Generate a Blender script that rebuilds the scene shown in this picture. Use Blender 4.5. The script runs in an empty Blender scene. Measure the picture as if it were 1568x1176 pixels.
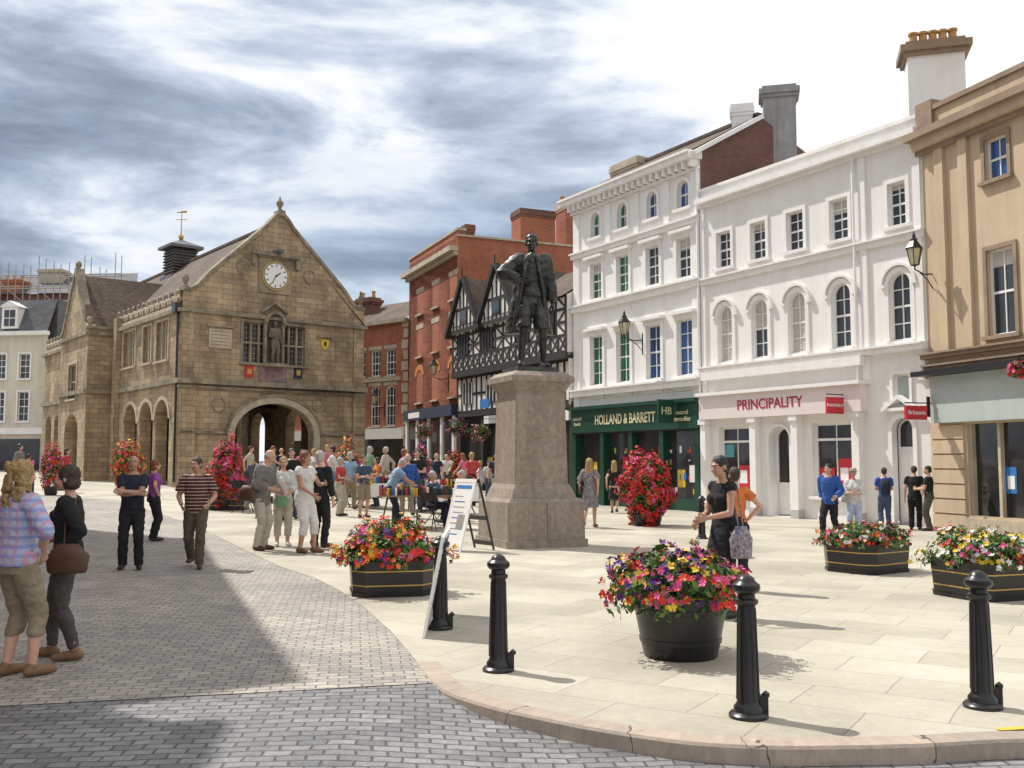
import bpy, bmesh, math, random
import numpy as np
from mathutils import Vector, Matrix, noise
from mathutils.geometry import tessellate_polygon
random.seed(7)
R=math.radians
scene=bpy.context.scene
# ---------------------------------------------------------------- camera survey
FP=1500.0; TH=math.atan(117/1500); CT,ST=math.cos(TH),math.sin(TH); H0=1.65
def ray(px,py):
    u=(px-784)/FP; v=(588-py)/FP
    return Vector((u,CT-v*ST,ST+v*CT))
def gz(x,y):
    t=min(max((3-x)/10,0),1); t=t*t*(3-2*t)
    return 0.021*min(max(y-14,0),56)*t
def G(px,py):
    r=ray(px,py); z=0
    for i in range(8):
        k=(H0-z)/(-r.z); x,y=r.x*k,r.y*k; z=gz(x,y)
    return Vector((x,y,z))
cam=bpy.data.cameras.new("camera"); co=bpy.data.objects.new("camera",cam); scene.collection.objects.link(co)
co.location=(0,0,H0); co.rotation_euler=(math.pi/2+TH,0,0); cam.sensor_width=36; cam.lens=36*FP/1568; cam.clip_end=2000
scene.camera=co
# ---------------------------------------------------------------- materials
MATS={}
def newmat(name):
    m=bpy.data.materials.new(name); m.use_nodes=True
    nt=m.node_tree; bs=nt.nodes["Principled BSDF"]
    return m,nt,bs
def c4(c): return (c[0],c[1],c[2],1)
def streaknode(nt,vec,col,amt,sx,sy):
    mp=nt.nodes.new('ShaderNodeMapping'); mp.inputs['Scale'].default_value=(sx,sy,1) if not isinstance(sy,tuple) else sy
    nt.links.new(vec,mp.inputs['Vector'])
    n=nt.nodes.new('ShaderNodeTexNoise'); n.inputs['Scale'].default_value=1; n.inputs['Detail'].default_value=7; n.inputs['Roughness'].default_value=.7
    nt.links.new(mp.outputs[0],n.inputs['Vector'])
    r=nt.nodes.new('ShaderNodeValToRGB'); r.color_ramp.elements[0].position=.36; r.color_ramp.elements[1].position=.56
    g=1-amt; r.color_ramp.elements[0].color=(g,g*.98,g*.96,1); r.color_ramp.elements[1].color=(1,1,1,1)
    nt.links.new(n.outputs['Fac'],r.inputs['Fac'])
    mx=nt.nodes.new('ShaderNodeMix'); mx.data_type='RGBA'; mx.blend_type='MULTIPLY'; mx.inputs[0].default_value=1
    nt.links.new(col,mx.inputs[6]); nt.links.new(r.outputs['Color'],mx.inputs[7]); return mx.outputs[2]
def mat(name,c1,c2=None,scale=3,rough=.8,bump=0,metal=0,bscale=None,streak=0):
    if name in MATS: return MATS[name]
    m,nt,bs=newmat(name); MATS[name]=m
    if c2 is None: c2=tuple(x*.75 for x in c1)
    tc=nt.nodes.new('ShaderNodeTexCoord')
    n=nt.nodes.new('ShaderNodeTexNoise'); n.inputs['Scale'].default_value=scale; n.inputs['Detail'].default_value=6; n.inputs['Roughness'].default_value=.6
    nt.links.new(tc.outputs['Object'],n.inputs['Vector'])
    r=nt.nodes.new('ShaderNodeValToRGB'); r.color_ramp.elements[0].position=.32; r.color_ramp.elements[1].position=.68
    r.color_ramp.elements[0].color=c4(c2); r.color_ramp.elements[1].color=c4(c1)
    nt.links.new(n.outputs['Fac'],r.inputs['Fac']); col=r.outputs['Color']
    if streak: col=streaknode(nt,tc.outputs['Object'],col,streak,0,(3.5,3.5,.35))
    nt.links.new(col,bs.inputs['Base Color'])
    bs.inputs['Roughness'].default_value=rough; bs.inputs['Metallic'].default_value=metal
    if bump:
        n2=nt.nodes.new('ShaderNodeTexNoise'); n2.inputs['Scale'].default_value=bscale or scale*6; n2.inputs['Detail'].default_value=5
        nt.links.new(tc.outputs['Object'],n2.inputs['Vector'])
        b=nt.nodes.new('ShaderNodeBump'); b.inputs['Strength'].default_value=bump; b.inputs['Distance'].default_value=.02
        nt.links.new(n2.outputs['Fac'],b.inputs['Height']); nt.links.new(b.outputs['Normal'],bs.inputs['Normal'])
    return m
def brick(name,c1,c2,mortar,bw,bh,ms=.01,rough=.85,bump=.4,rot=0,dirt=(.5,.5,.5),dirtamt=.4,dscale=.6,off=.5,streak=0,wob=.18,wobs=2.5,grain=.18):
    m,nt,bs=newmat(name); MATS[name]=m
    uv=nt.nodes.new('ShaderNodeUVMap'); uv.uv_map='UVMap'
    mp=nt.nodes.new('ShaderNodeMapping'); mp.inputs['Rotation'].default_value=(0,0,rot)
    nt.links.new(uv.outputs[0],mp.inputs['Vector'])
    nz=nt.nodes.new('ShaderNodeTexNoise'); nz.inputs['Scale'].default_value=wobs; nz.inputs['Detail'].default_value=4
    nt.links.new(mp.outputs[0],nz.inputs['Vector'])
    vm=nt.nodes.new('ShaderNodeVectorMath'); vm.operation='SCALE'; vm.inputs['Scale'].default_value=bh*wob
    nt.links.new(nz.outputs['Color'],vm.inputs[0])
    va=nt.nodes.new('ShaderNodeVectorMath'); va.operation='ADD'
    nt.links.new(mp.outputs[0],va.inputs[0]); nt.links.new(vm.outputs[0],va.inputs[1])
    bt=nt.nodes.new('ShaderNodeTexBrick'); bt.offset=off
    bt.inputs['Color1'].default_value=c4(c1); bt.inputs['Color2'].default_value=c4(c2); bt.inputs['Mortar'].default_value=c4(mortar)
    bt.inputs['Scale'].default_value=1; bt.inputs['Brick Width'].default_value=bw; bt.inputs['Row Height'].default_value=bh; bt.inputs['Mortar Size'].default_value=ms
    bt.inputs['Mortar Smooth'].default_value=.5
    nt.links.new(va.outputs[0],bt.inputs['Vector'])
    n=nt.nodes.new('ShaderNodeTexNoise'); n.inputs['Scale'].default_value=dscale; n.inputs['Detail'].default_value=9; n.inputs['Roughness'].default_value=.65
    nt.links.new(uv.outputs[0],n.inputs['Vector'])
    rp=nt.nodes.new('ShaderNodeValToRGB'); rp.color_ramp.elements[0].position=.38; rp.color_ramp.elements[1].position=.62
    rp.color_ramp.elements[0].color=c4(tuple(1-dirtamt*(1-x) for x in dirt)); rp.color_ramp.elements[1].color=(1.06,1.05,1.04,1)
    nt.links.new(n.outputs['Fac'],rp.inputs['Fac'])
    mx=nt.nodes.new('ShaderNodeMix'); mx.data_type='RGBA'; mx.blend_type='MULTIPLY'; mx.inputs[0].default_value=1
    nt.links.new(bt.outputs['Color'],mx.inputs[6]); nt.links.new(rp.outputs['Color'],mx.inputs[7])
    col=mx.outputs[2]
    ng=nt.nodes.new('ShaderNodeTexNoise'); ng.inputs['Scale'].default_value=14; ng.inputs['Detail'].default_value=6; ng.inputs['Roughness'].default_value=.7
    nt.links.new(uv.outputs[0],ng.inputs['Vector'])
    rg=nt.nodes.new('ShaderNodeMapRange'); rg.inputs[1].default_value=.3; rg.inputs[2].default_value=.7; rg.inputs[3].default_value=1-grain*1.1; rg.inputs[4].default_value=1+grain*.85
    nt.links.new(ng.outputs['Fac'],rg.inputs[0])
    vs=nt.nodes.new('ShaderNodeVectorMath'); vs.operation='SCALE'; nt.links.new(col,vs.inputs[0]); nt.links.new(rg.outputs[0],vs.inputs['Scale']); col=vs.outputs[0]
    if streak: col=streaknode(nt,uv.outputs[0],col,streak,1.6,.22)
    nt.links.new(col,bs.inputs['Base Color']); bs.inputs['Roughness'].default_value=rough
    n3=nt.nodes.new('ShaderNodeTexNoise'); n3.inputs['Scale'].default_value=30; n3.inputs['Detail'].default_value=4
    nt.links.new(uv.outputs[0],n3.inputs['Vector'])
    ma=nt.nodes.new('ShaderNodeMath'); ma.operation='MULTIPLY_ADD'; ma.inputs[1].default_value=-1.0
    nt.links.new(bt.outputs['Fac'],ma.inputs[0])
    mm=nt.nodes.new('ShaderNodeMath'); mm.operation='MULTIPLY'; mm.inputs[1].default_value=.5
    nt.links.new(n3.outputs['Fac'],mm.inputs[0]); nt.links.new(mm.outputs[0],ma.inputs[2])
    b=nt.nodes.new('ShaderNodeBump'); b.inputs['Strength'].default_value=bump; b.inputs['Distance'].default_value=.015
    nt.links.new(ma.outputs[0],b.inputs['Height']); nt.links.new(b.outputs['Normal'],bs.inputs['Normal'])
    return m
def glass(name,c,rough=.05):
    m=mat(name,c,tuple(x*.4 for x in c),scale=.9,rough=rough); return m
def stripes(name,ca,cb,period,duty=.5,axis=2,cc=None,axis2=0,period2=.1):
    m,nt,bs=newmat(name); MATS[name]=m
    tc=nt.nodes.new('ShaderNodeTexCoord'); sp=nt.nodes.new('ShaderNodeSeparateXYZ'); nt.links.new(tc.outputs['Object'],sp.inputs[0])
    def band(ax,per,du):
        d=nt.nodes.new('ShaderNodeMath'); d.operation='DIVIDE'; d.inputs[1].default_value=per; nt.links.new(sp.outputs[ax],d.inputs[0])
        f=nt.nodes.new('ShaderNodeMath'); f.operation='FRACT'; nt.links.new(d.outputs[0],f.inputs[0])
        g=nt.nodes.new('ShaderNodeMath'); g.operation='LESS_THAN'; g.inputs[1].default_value=du; nt.links.new(f.outputs[0],g.inputs[0]); return g
    g=band(axis,period,duty)
    mx=nt.nodes.new('ShaderNodeMix'); mx.data_type='RGBA'; mx.inputs[6].default_value=c4(ca); mx.inputs[7].default_value=c4(cb); nt.links.new(g.outputs[0],mx.inputs[0])
    out=mx.outputs[2]
    if cc:
        g2=band(axis2,period2,.3)
        m2=nt.nodes.new('ShaderNodeMix'); m2.data_type='RGBA'; m2.inputs[7].default_value=c4(cc); nt.links.new(out,m2.inputs[6])
        h=nt.nodes.new('ShaderNodeMath'); h.operation='MULTIPLY'; h.inputs[1].default_value=.6; nt.links.new(g2.outputs[0],h.inputs[0]); nt.links.new(h.outputs[0],m2.inputs[0]); out=m2.outputs[2]
    nt.links.new(out,bs.inputs['Base Color']); bs.inputs['Roughness'].default_value=.9
    return m
WHITE=mat('white_stucco',(.82,.81,.79),(.77,.76,.73),1.2,.75,.12,streak=.05)
WHITET=mat('white_trim',(.85,.84,.82),(.79,.78,.75),2.5,.6,.05,streak=.05)
WFRAME=mat('window_paint',(.82,.82,.8),(.72,.72,.7),5,.45)
BEIGE=mat('beige_stucco',(.56,.44,.30),(.49,.38,.26),1.0,.85,.2,streak=.12)
BEIGED=mat('beige_trim',(.32,.235,.16),(.22,.16,.11),2,.8,.2)
STONE=brick('hall_sandstone',(.54,.415,.255),(.37,.285,.18),(.21,.165,.115),.46,.23,.008,dirt=(.46,.45,.46),dirtamt=.65,dscale=.5,bump=.8,streak=.30,wob=.3,grain=.14)
STONET=mat('hall_stone_trim',(.40,.33,.225),(.16,.14,.115),1.8,.9,.6,streak=.3)
LSTONE=mat('light_stone',(.56,.485,.36),(.38,.33,.245),2,.9,.4,streak=.15)
BRICKR=brick('red_brick',(.47,.135,.055),(.33,.10,.05),(.38,.27,.2),.225,.075,.008,dirt=(.6,.5,.5),dirtamt=.5,streak=.15)
BRICKD=brick('dark_brick',(.22,.09,.06),(.15,.07,.05),(.16,.12,.1),.225,.075,.008)
TILE=brick('roof_tiles',(.20,.125,.08),(.11,.08,.06),(.05,.04,.035),.18,.13,.012,dirt=(.5,.5,.42),dirtamt=.7,bump=1,streak=.25)
SLATE=brick('roof_slates',(.16,.16,.17),(.11,.11,.12),(.05,.05,.05),.25,.2,.01,bump=.8)
FLAG=brick('plaza_flagstones',(.50,.465,.385),(.405,.375,.305),(.27,.24,.19),1.0,.62,.006,rough=.8,bump=.25,rot=R(32),dirt=(.66,.64,.60),dirtamt=.65,dscale=.4,wob=.05,grain=.09)
SETTB=brick('brown_setts',(.43,.395,.335),(.29,.275,.25),(.19,.172,.148),.165,.098,.007,rough=.75,bump=.9,rot=R(-9),dirt=(.62,.63,.66),dirtamt=.6,dscale=.55,wob=.55,wobs=3.4,grain=.22)
SETTG=brick('grey_setts',(.27,.27,.268),(.15,.152,.158),(.095,.09,.082),.175,.10,.009,rough=.6,bump=.9,rot=R(-6),dirt=(.6,.6,.62),dirtamt=.6,dscale=.6,wob=.55,wobs=3.4,grain=.25)
ASPH=mat('asphalt',(.07,.07,.07),(.05,.05,.05),6,.9,.4)
KERB=brick('kerb_stone',(.42,.34,.27),(.33,.28,.23),(.1,.09,.08),.9,5,.01,rough=.8,bump=.4)
GRAN=mat('grey_granite',(.36,.295,.235),(.23,.19,.155),10,.75,.25,bscale=60,streak=.25)
BRONZE=mat('weathered_bronze',(.07,.075,.065),(.022,.021,.02),5,.38,.3,metal=.5,bscale=25)
BLACK=mat('black_paint',(.012,.012,.013),(.008,.008,.009),8,.32,.05)
BLACKW=mat('black_timber',(.03,.026,.024),(.018,.016,.015),4,.75,.3)
GOLD=mat('gold_paint',(.55,.38,.10),(.45,.3,.08),8,.4,metal=.3)
GREEN=mat('dark_green_paint',(.008,.06,.035),(.006,.045,.025),2,.4)
GL=glass('window_glass',(.05,.06,.07)); GLB=glass('window_blue_reflection_tint',(.04,.12,.36)); GLG=glass('window_green_reflection_tint',(.03,.17,.10)); GLD=glass('shop_glass',(.045,.045,.045))  # blue and green panes: reflections are painted into the glass base colour
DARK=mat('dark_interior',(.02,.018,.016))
NAVY=mat('navy_paint',(.02,.03,.07)); REDP=mat('red_sign_paint',(.55,.02,.03),(.5,.02,.03),3,.4); PINKP=mat('crimson_letters',(.45,.03,.08))
YEL=mat('yellow_paint',(.75,.5,.05)); PAPER=mat('white_board',(.8,.8,.78),(.74,.74,.72),6,.5); BLUEP=mat('blue_print',(.03,.18,.5)); CHIM=mat('chimney_pot_clay',(.5,.28,.1)); CHIMR=mat('grey_render',(.40,.39,.38),(.3,.29,.28),2,.9,.2,streak=.25)
MINT=mat('grey_green_panel',(.43,.49,.47),(.38,.44,.42)); ORAN=mat('orange_brick_arch',(.6,.22,.06))
BLIND=mat('blind_fabric',(.55,.53,.47)); LEAD=mat('slate_lead',(.14,.14,.15),rough=.5); LAMPG=mat('lamp_glass',(.6,.55,.35),rough=.1)
# ---------------------------------------------------------------- geometry helpers
class Frame:
    def __init__(s,A,B):
        s.o=Vector((A[0],A[1],0)); e=Vector((B[0],B[1],0)); s.L=(e-s.o).length; s.t=(e-s.o).normalized(); s.n=Vector((s.t.y,-s.t.x,0))
    def p(s,a,z,d=0):
        q=s.o+s.t*a+s.n*d; return Vector((q.x,q.y,z))
    def at(s,px,py,d=0):
        r=ray(px,py); C=Vector((0,0,H0)); o=s.o+s.n*d
        k=(o-C).dot(s.n)/r.dot(s.n); P=C+r*k
        return (P-s.o).dot(s.t),P.z
    def a(s,px,py=500): return s.at(px,py)[0]
    def z(s,px,py): return s.at(px,py)[1]
    def sub(s,a0,d0,a1,d1):
        A=s.p(a0,0,d0); B=s.p(a1,0,d1); return Frame((A.x,A.y),(B.x,B.y))
WORLD=Frame((0,0),(1,0))
def uvfill(me):
    me.uv_layers.new(name='UVMap'); Z=Vector((0,0,1)); vs=[v.co.copy() for v in me.vertices]; lv=[l.vertex_index for l in me.loops]
    buf=[0.0]*(2*len(lv))
    for p in me.polygons:
        n=p.normal
        if abs(n.z)>.98: t=Vector((1,0,0)); b=Vector((0,1,0))
        else:
            t=Z.cross(n).normalized(); b=n.cross(t)
            if b.z<0: b=-b
        for li in p.loop_indices:
            c=vs[lv[li]]; buf[2*li]=c.dot(t); buf[2*li+1]=c.dot(b)
    me.uv_layers[0].data.foreach_set('uv',buf)
def empty(name,loc=(0,0,0),rz=0):
    e=bpy.data.objects.new(name,None); e.location=loc; e.rotation_euler=(0,0,rz); e.empty_display_size=.3; scene.collection.objects.link(e); return e
def meshobj(name,me,parent=None,m=None):
    ob=bpy.data.objects.new(name,me); scene.collection.objects.link(ob)
    if parent: ob.parent=parent
    if m: me.materials.append(m)
    return ob
class Bd:
    def __init__(s,name,loc=(0,0,0),rz=0): s.name=name; s.parts={}; s.loc=loc; s.rz=rz; s.extra=[]; s.smooth=set()
    def g(s,pn,m):
        return s.parts.setdefault((pn,m.name),([],[]))
    def face(s,pn,m,pts):
        V,F=s.g(pn,m); i=len(V); V.extend(pts); F.append(tuple(range(i,i+len(pts))))
    def mesh(s,pn,m,vs,fs):
        V,F=s.g(pn,m); i=len(V); V.extend(vs); F.extend([tuple(i+j for j in f) for f in fs])
    def box(s,pn,m,F,a0,a1,z0,z1,d0,d1):
        P=[F.p(a,z,d) for z in (z0,z1) for d in (d0,d1) for a in (a0,a1)]
        s.mesh(pn,m,P,[(0,1,3,2),(4,6,7,5),(0,4,5,1),(2,3,7,6),(0,2,6,4),(1,5,7,3)])
    def prism(s,pn,m,F,pts,d0,d1):
        n=len(pts); P=[F.p(a,z,d0) for a,z in pts]+[F.p(a,z,d1) for a,z in pts]
        fs=[(i,(i+1)%n,n+(i+1)%n,n+i) for i in range(n)]
        tr=tessellate_polygon([[Vector((a,z,0)) for a,z in pts]])
        fs+= [tuple(t) for t in tr]+[tuple(n+j for j in t) for t in tr]
        s.mesh(pn,m,P,fs)
    def wall(s,pn,m,F,outer,holes,d=0,depth=.16,rm=None):
        polys=[[Vector((a,z,0)) for a,z in outer]]+[[Vector((a,z,0)) for a,z in h] for h in holes]
        flat=[v for p in polys for v in p]
        tr=tessellate_polygon(polys)
        s.mesh(pn,m,[F.p(v.x,v.y,d) for v in flat],[tuple(t) for t in tr])
        for h in holes:
            n=len(h); s.mesh(pn+'_reveals',rm or m,[F.p(a,z,d) for a,z in h]+[F.p(a,z,d-depth) for a,z in h],[(i,(i+1)%n,n+(i+1)%n,n+i) for i in range(n)])
    def strip(s,pn,m,F,pts,w,d0,d1,closed=False):
        n=len(pts); P=[Vector((a,z)) for a,z in pts]; off=[]
        for i in range(n):
            if closed: e0=(P[i]-P[i-1]); e1=(P[(i+1)%n]-P[i])
            else:
                e0=P[i]-P[i-1] if i>0 else P[1]-P[0]; e1=P[i+1]-P[i] if i<n-1 else P[i]-P[i-1]
            e0=e0.normalized(); e1=e1.normalized(); t=(e0+e1)
            t=t.normalized() if t.length>1e-4 else e1
            nn=Vector((t.y,-t.x)); k=1/max(.5,nn.dot(Vector((e1.y,-e1.x)))); off.append(P[i]+nn*w*k)
        for i in range(n if closed else n-1):
            j=(i+1)%n
            q=[P[i],P[j],off[j],off[i]]
            V=[F.p(v.x,v.y,d0) for v in q]+[F.p(v.x,v.y,d1) for v in q]
            s.mesh(pn,m,V,[(0,1,2,3),(4,5,6,7),(0,1,5,4),(1,2,6,5),(2,3,7,6),(3,0,4,7)])
    def revolve(s,pn,m,c,prof,seg=20,sq=1,smooth=True):
        V=[];Fs=[]; n=len(prof)
        for i in range(seg):
            t=2*math.pi*i/seg
            for r,z in prof: V.append(Vector((c[0]+r*math.cos(t),c[1]+r*math.sin(t)*sq,c[2]+z)))
        for i in range(seg):
            j=(i+1)%seg
            for k in range(n-1): Fs.append((i*n+k,j*n+k,j*n+k+1,i*n+k+1))
        s.mesh(pn,m,V,Fs)
        if smooth: s.smooth.add(pn)
    def tube(s,pn,m,pts,rads,seg=8):
        bm=bmesh.new(); tube(bm,pts,rads,seg); bm.verts.index_update(); bm.verts.ensure_lookup_table()
        s.mesh(pn,m,[v.co.copy() for v in bm.verts],[tuple(v.index for v in f.verts) for f in bm.faces]); bm.free(); s.smooth.add(pn)
    def text(s,pn,m,F,a,z,d,txt,size,align='CENTER',wide=1.0,bold=.0):
        cu=bpy.data.curves.new('t','FONT'); cu.body=txt; cu.size=size; cu.align_x=align; cu.align_y='CENTER'; cu.extrude=.006; cu.offset=bold
        ob=bpy.data.objects.new('t',cu); scene.collection.objects.link(ob)
        dg=bpy.context.evaluated_depsgraph_get(); me=bpy.data.meshes.new_from_object(ob.evaluated_get(dg)); bpy.data.objects.remove(ob)
        V=[F.p(a+v.co.x*wide,z+v.co.y,d+v.co.z) for v in me.vertices]; s.mesh(pn,m,V,[tuple(p.vertices) for p in me.polygons]); bpy.data.meshes.remove(me)
    def done(s,recalc=True):
        e=empty(s.name,s.loc,s.rz)
        for (pn,mn),(V,F) in s.parts.items():
            if not F: continue
            me=bpy.data.meshes.new(pn); me.from_pydata([tuple(v) for v in V],[],F); me.validate()
            if recalc:
                bm=bmesh.new(); bm.from_mesh(me); bmesh.ops.remove_doubles(bm,verts=bm.verts,dist=.0005); bmesh.ops.recalc_face_normals(bm,faces=bm.faces); bm.to_mesh(me); bm.free()
            uvfill(me)
            if pn in s.smooth:
                for p in me.polygons: p.use_smooth=True
                if hasattr(me,'set_sharp_from_angle'): me.set_sharp_from_angle(angle=R(40))
            meshobj(pn,me,e,MATS[mn])
        return e
def loft(bm,rings,seg=14):
    L=[]
    for c,ax,ay in rings:
        L.append([bm.verts.new(c+ax*math.cos(2*math.pi*i/seg)+ay*math.sin(2*math.pi*i/seg)) for i in range(seg)])
    for a,b in zip(L,L[1:]):
        for i in range(seg): bm.faces.new((a[i],a[(i+1)%seg],b[(i+1)%seg],b[i]))
    bm.faces.new(L[0][::-1]); bm.faces.new(L[-1])
def tube(bm,pts,rads,seg=10,rnd=True):
    pts=[Vector(p) for p in pts]; rads=list(rads)
    d0=(pts[1]-pts[0]).normalized(); d1=(pts[-1]-pts[-2]).normalized()
    P=[]
    if rnd:
        r=rads[0]; P+=[(pts[0]-d0*r*.9,r*.35,d0),(pts[0]-d0*r*.6,r*.8,d0)]
    for i,p in enumerate(pts):
        a=(pts[i]-pts[i-1]).normalized() if i else d0; b=(pts[i+1]-pts[i]).normalized() if i<len(pts)-1 else d1
        P.append((p,rads[i],(a+b).normalized() if (a+b).length>.01 else a))
    if rnd:
        r=rads[-1]; P+=[(pts[-1]+d1*r*.6,r*.8,d1),(pts[-1]+d1*r*.9,r*.35,d1)]
    ref=Vector((0,0,1)) if abs(d0.z)<.8 else Vector((0,1,0))
    rings=[]
    for p,r,d in P:
        ax=ref-d*ref.dot(d)
        ax=ax.normalized() if ax.length>.05 else Vector((1,0,0))
        ay=d.cross(ax).normalized(); rings.append((p,ax*r,ay*r))
    loft(bm,rings,seg)
def ell(bm,c,r,M=None,seg=16):
    mm=Matrix.Translation(c)@(M.to_4x4() if M else Matrix())@Matrix.Diagonal((r[0],r[1],r[2],1))
    bmesh.ops.create_uvsphere(bm,u_segments=seg,v_segments=seg//2+2,radius=1,matrix=mm)
def remesh(bm,voxel,it=3,rip=0,ripscale=9,seed=0,k=1):
    me=bpy.data.meshes.new('tmp'); bm.to_mesh(me); bm.free()
    ob=bpy.data.objects.new('tmp',me); scene.collection.objects.link(ob)
    m=ob.modifiers.new('r','REMESH'); m.mode='VOXEL'; m.voxel_size=voxel; m.use_smooth_shade=True
    s=ob.modifiers.new('s','SMOOTH'); s.factor=.5; s.iterations=it
    dg=bpy.context.evaluated_depsgraph_get(); m2=bpy.data.meshes.new_from_object(ob.evaluated_get(dg)); bpy.data.objects.remove(ob); bpy.data.meshes.remove(me)
    n=len(m2.vertices); co_=np.empty(n*3,dtype=np.float32); m2.vertices.foreach_get('co',co_); co_=co_.reshape(-1,3)
    if rip:
        nn=np.empty(n*3,dtype=np.float32); m2.vertices.foreach_get('normal',nn); nn=nn.reshape(-1,3)
        f=np.array([noise.noise(Vector((q[0]*ripscale+seed,q[1]*ripscale,q[2]*ripscale*1.5)))+.5*noise.noise(Vector((q[0]*ripscale*2.3,q[1]*ripscale*2.3+seed,q[2]*ripscale*3))) for q in co_.tolist()])
        co_=co_+nn*(f*rip)[:,None]
    co_=(co_*k).astype(np.float32); m2.vertices.foreach_set('co',co_.ravel()); m2.update()
    m2.polygons.foreach_set('use_smooth',[True]*len(m2.polygons))
    return m2
def arch(a0,a1,z0,z1,rise=0,n=12):
    if rise<=0: return [(a0,z0),(a1,z0),(a1,z1),(a0,z1)]
    c=(a0+a1)/2; w=(a1-a0)/2; zs=z1-rise
    return [(a0,z0),(a1,z0)]+[(c+w*math.cos(math.pi*i/n),zs+rise*math.sin(math.pi*i/n)) for i in range(n+1)]
def win(b,F,H,cx,w,z0,z1,rise=0,cols=2,rows=2,fm=None,gl=None,depth=.14,sur=.09,sm=None,hood=0,sill=True,fr=.05,blind=0,meet=True):
    fm=fm or WFRAME; gl=gl or GL; sm=sm or WHITET
    a0,a1=cx-w/2,cx+w/2; pts=arch(a0,a1,z0,z1,rise); H.append(pts)
    b.box('glass',gl,F,a0-.02,a1+.02,z0-.02,z1+.02,-depth-.02,-depth+.005)
    b.strip('window_frames',fm,F,pts,-fr,-depth+.006,-depth+.05,closed=True)
    for i in range(1,cols):
        x=a0+w*i/cols; b.box('window_frames',fm,F,x-.014,x+.014,z0,z1,-depth+.004,-depth+.03)
    for i in range(1,rows):
        z=z0+(z1-z0)*i/rows; t=.028 if (meet and i*2==rows) else .014; b.box('window_frames',fm,F,a0,a1,z-t,z+t,-depth+.0045,-depth+.034)
    if blind: b.box('blinds',BLIND,F,a0+.03,a1-.03,z1-(z1-z0)*blind,z1-.01,-depth+.0052,-depth+.01)
    if sur: b.strip('window_surrounds',sm,F,arch(a0,a1,z0,z1,rise)[1:]+[(a0,z0)],sur,.002,.045)
    if sill: b.box('window_sills',sm,F,a0-sur-.05,a1+sur+.05,z0-.09,z0-.003,-.02,.12)
    if hood: b.box('window_hoods',sm,F,a0-sur-.08,a1+sur+.08,z1+sur+.04,z1+sur+.14,.0,.22); b.box('window_hoods',sm,F,a0-sur,a1+sur,z1+sur+.003,z1+sur+.038,.0,.1)
def grid_sheet(name,poly,m,zf,step=2.0,lim=(-40,30,-5,80)):
    bm=bmesh.new(); vs=[bm.verts.new((x,y,0)) for x,y in poly]
    tr=tessellate_polygon([[Vector((x,y,0)) for x,y in poly]])
    for t in tr:
        try: bm.faces.new([vs[i] for i in t])
        except ValueError: pass
    xs=[p[0] for p in poly]; ys=[p[1] for p in poly]
    x=max(min(xs),lim[0])+.01
    while x<min(max(xs),lim[1]):
        bmesh.ops.bisect_plane(bm,geom=bm.verts[:]+bm.edges[:]+bm.faces[:],plane_co=(x,0,0),plane_no=(1,0,0)); x+=step
    y=max(min(ys),lim[2])+.01
    while y<min(max(ys),lim[3]):
        bmesh.ops.bisect_plane(bm,geom=bm.verts[:]+bm.edges[:]+bm.faces[:],plane_co=(0,y,0),plane_no=(0,1,0)); y+=step
    for v in bm.verts: v.co.z=zf(v.co.x,v.co.y)
    bm.normal_update()
    for f in bm.faces:
        if f.normal.z<0: f.normal_flip()
    me=bpy.data.meshes.new(name); bm.to_mesh(me); bm.free(); uvfill(me); return meshobj(name,me,None,m)
# ---------------------------------------------------------------- ground
grid_sheet('ground',[(-900,-900),(900,-900),(900,900),(-900,900)],ASPH,lambda x,y:gz(x,y)-.16,2)
def catmull(P,n=5):
    out=[]
    for i in range(len(P)-1):
        p0=P[max(i-1,0)];p1=P[i];p2=P[i+1];p3=P[min(i+2,len(P)-1)]
        for j in range(n):
            t=j/n; out.append(tuple(.5*((2*p1[k])+(-p0[k]+p2[k])*t+(2*p0[k]-5*p1[k]+4*p2[k]-p3[k])*t*t+(-p0[k]+3*p1[k]-3*p2[k]+p3[k])*t**3) for k in range(2)))
    out.append(P[-1]); return out
kp=[(1568,1132),(1400,1140),(1200,1143),(1080,1138),(1000,1129),(900,1113),(830,1099),(770,1086),(720,1072),(688,1060),(664,1043),(640,1015)]
kerbW=[(7,6.15),(5.4,6.02),(4.1,5.92)]+[tuple(G(*p)[:2]) for p in kp]
kerbC=catmull(kerbW,5)
bd=[(600,968),(560,932),(520,904),(480,884),(430,868),(300,805),(180,765),(40,742)]
bound=kerbC+[tuple(G(*p)[:2]) for p in bd]
pl=[(60,kerbC[0][1])]+bound+[(-60,60),(-60,95),(60,95)]
grid_sheet('plaza_paving',pl,FLAG,lambda x,y:gz(x,y),2)
def setz(x,y):
    return gz(x,y)-.004
ty=G(655,1043).y
ti=max(i for i,p in enumerate(kerbC) if p[1]<=ty+.02); tl=Vector((kerbC[ti][0],kerbC[ti][1],0)); tl2=G(0,1078)
dirx=(tl2-tl); dirx.z=0; dirx=dirx.normalized(); far=tl+dirx*60
def inset(P,dx,dy): return [(p[0]+dx,p[1]+dy) for p in P]
brown=inset(bound[ti:],.05,.0)+[(-60,60),(far.x,far.y-.03)]
brown[0]=(tl.x+.05,tl.y-.03)
grid_sheet('brown_sett_paving',brown,SETTB,setz,2)
def sst(t): t=min(max(t,0),1); return t*t*(3-2*t)
sn=Vector((-dirx.y,dirx.x,0))
if sn.y>0: sn=-sn
def roadz(x,y):
    dist=(Vector((x,y,0))-tl).dot(sn)
    return -.009-.095*sst((x+1.2)/1.6)*sst((dist-.05)/.8)
road=[(60,kerbC[0][1]+.03)]+inset(kerbC[:ti+1],.02,.03)+[(far.x,far.y+.03),(-60,-30),(60,-30)]
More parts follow.
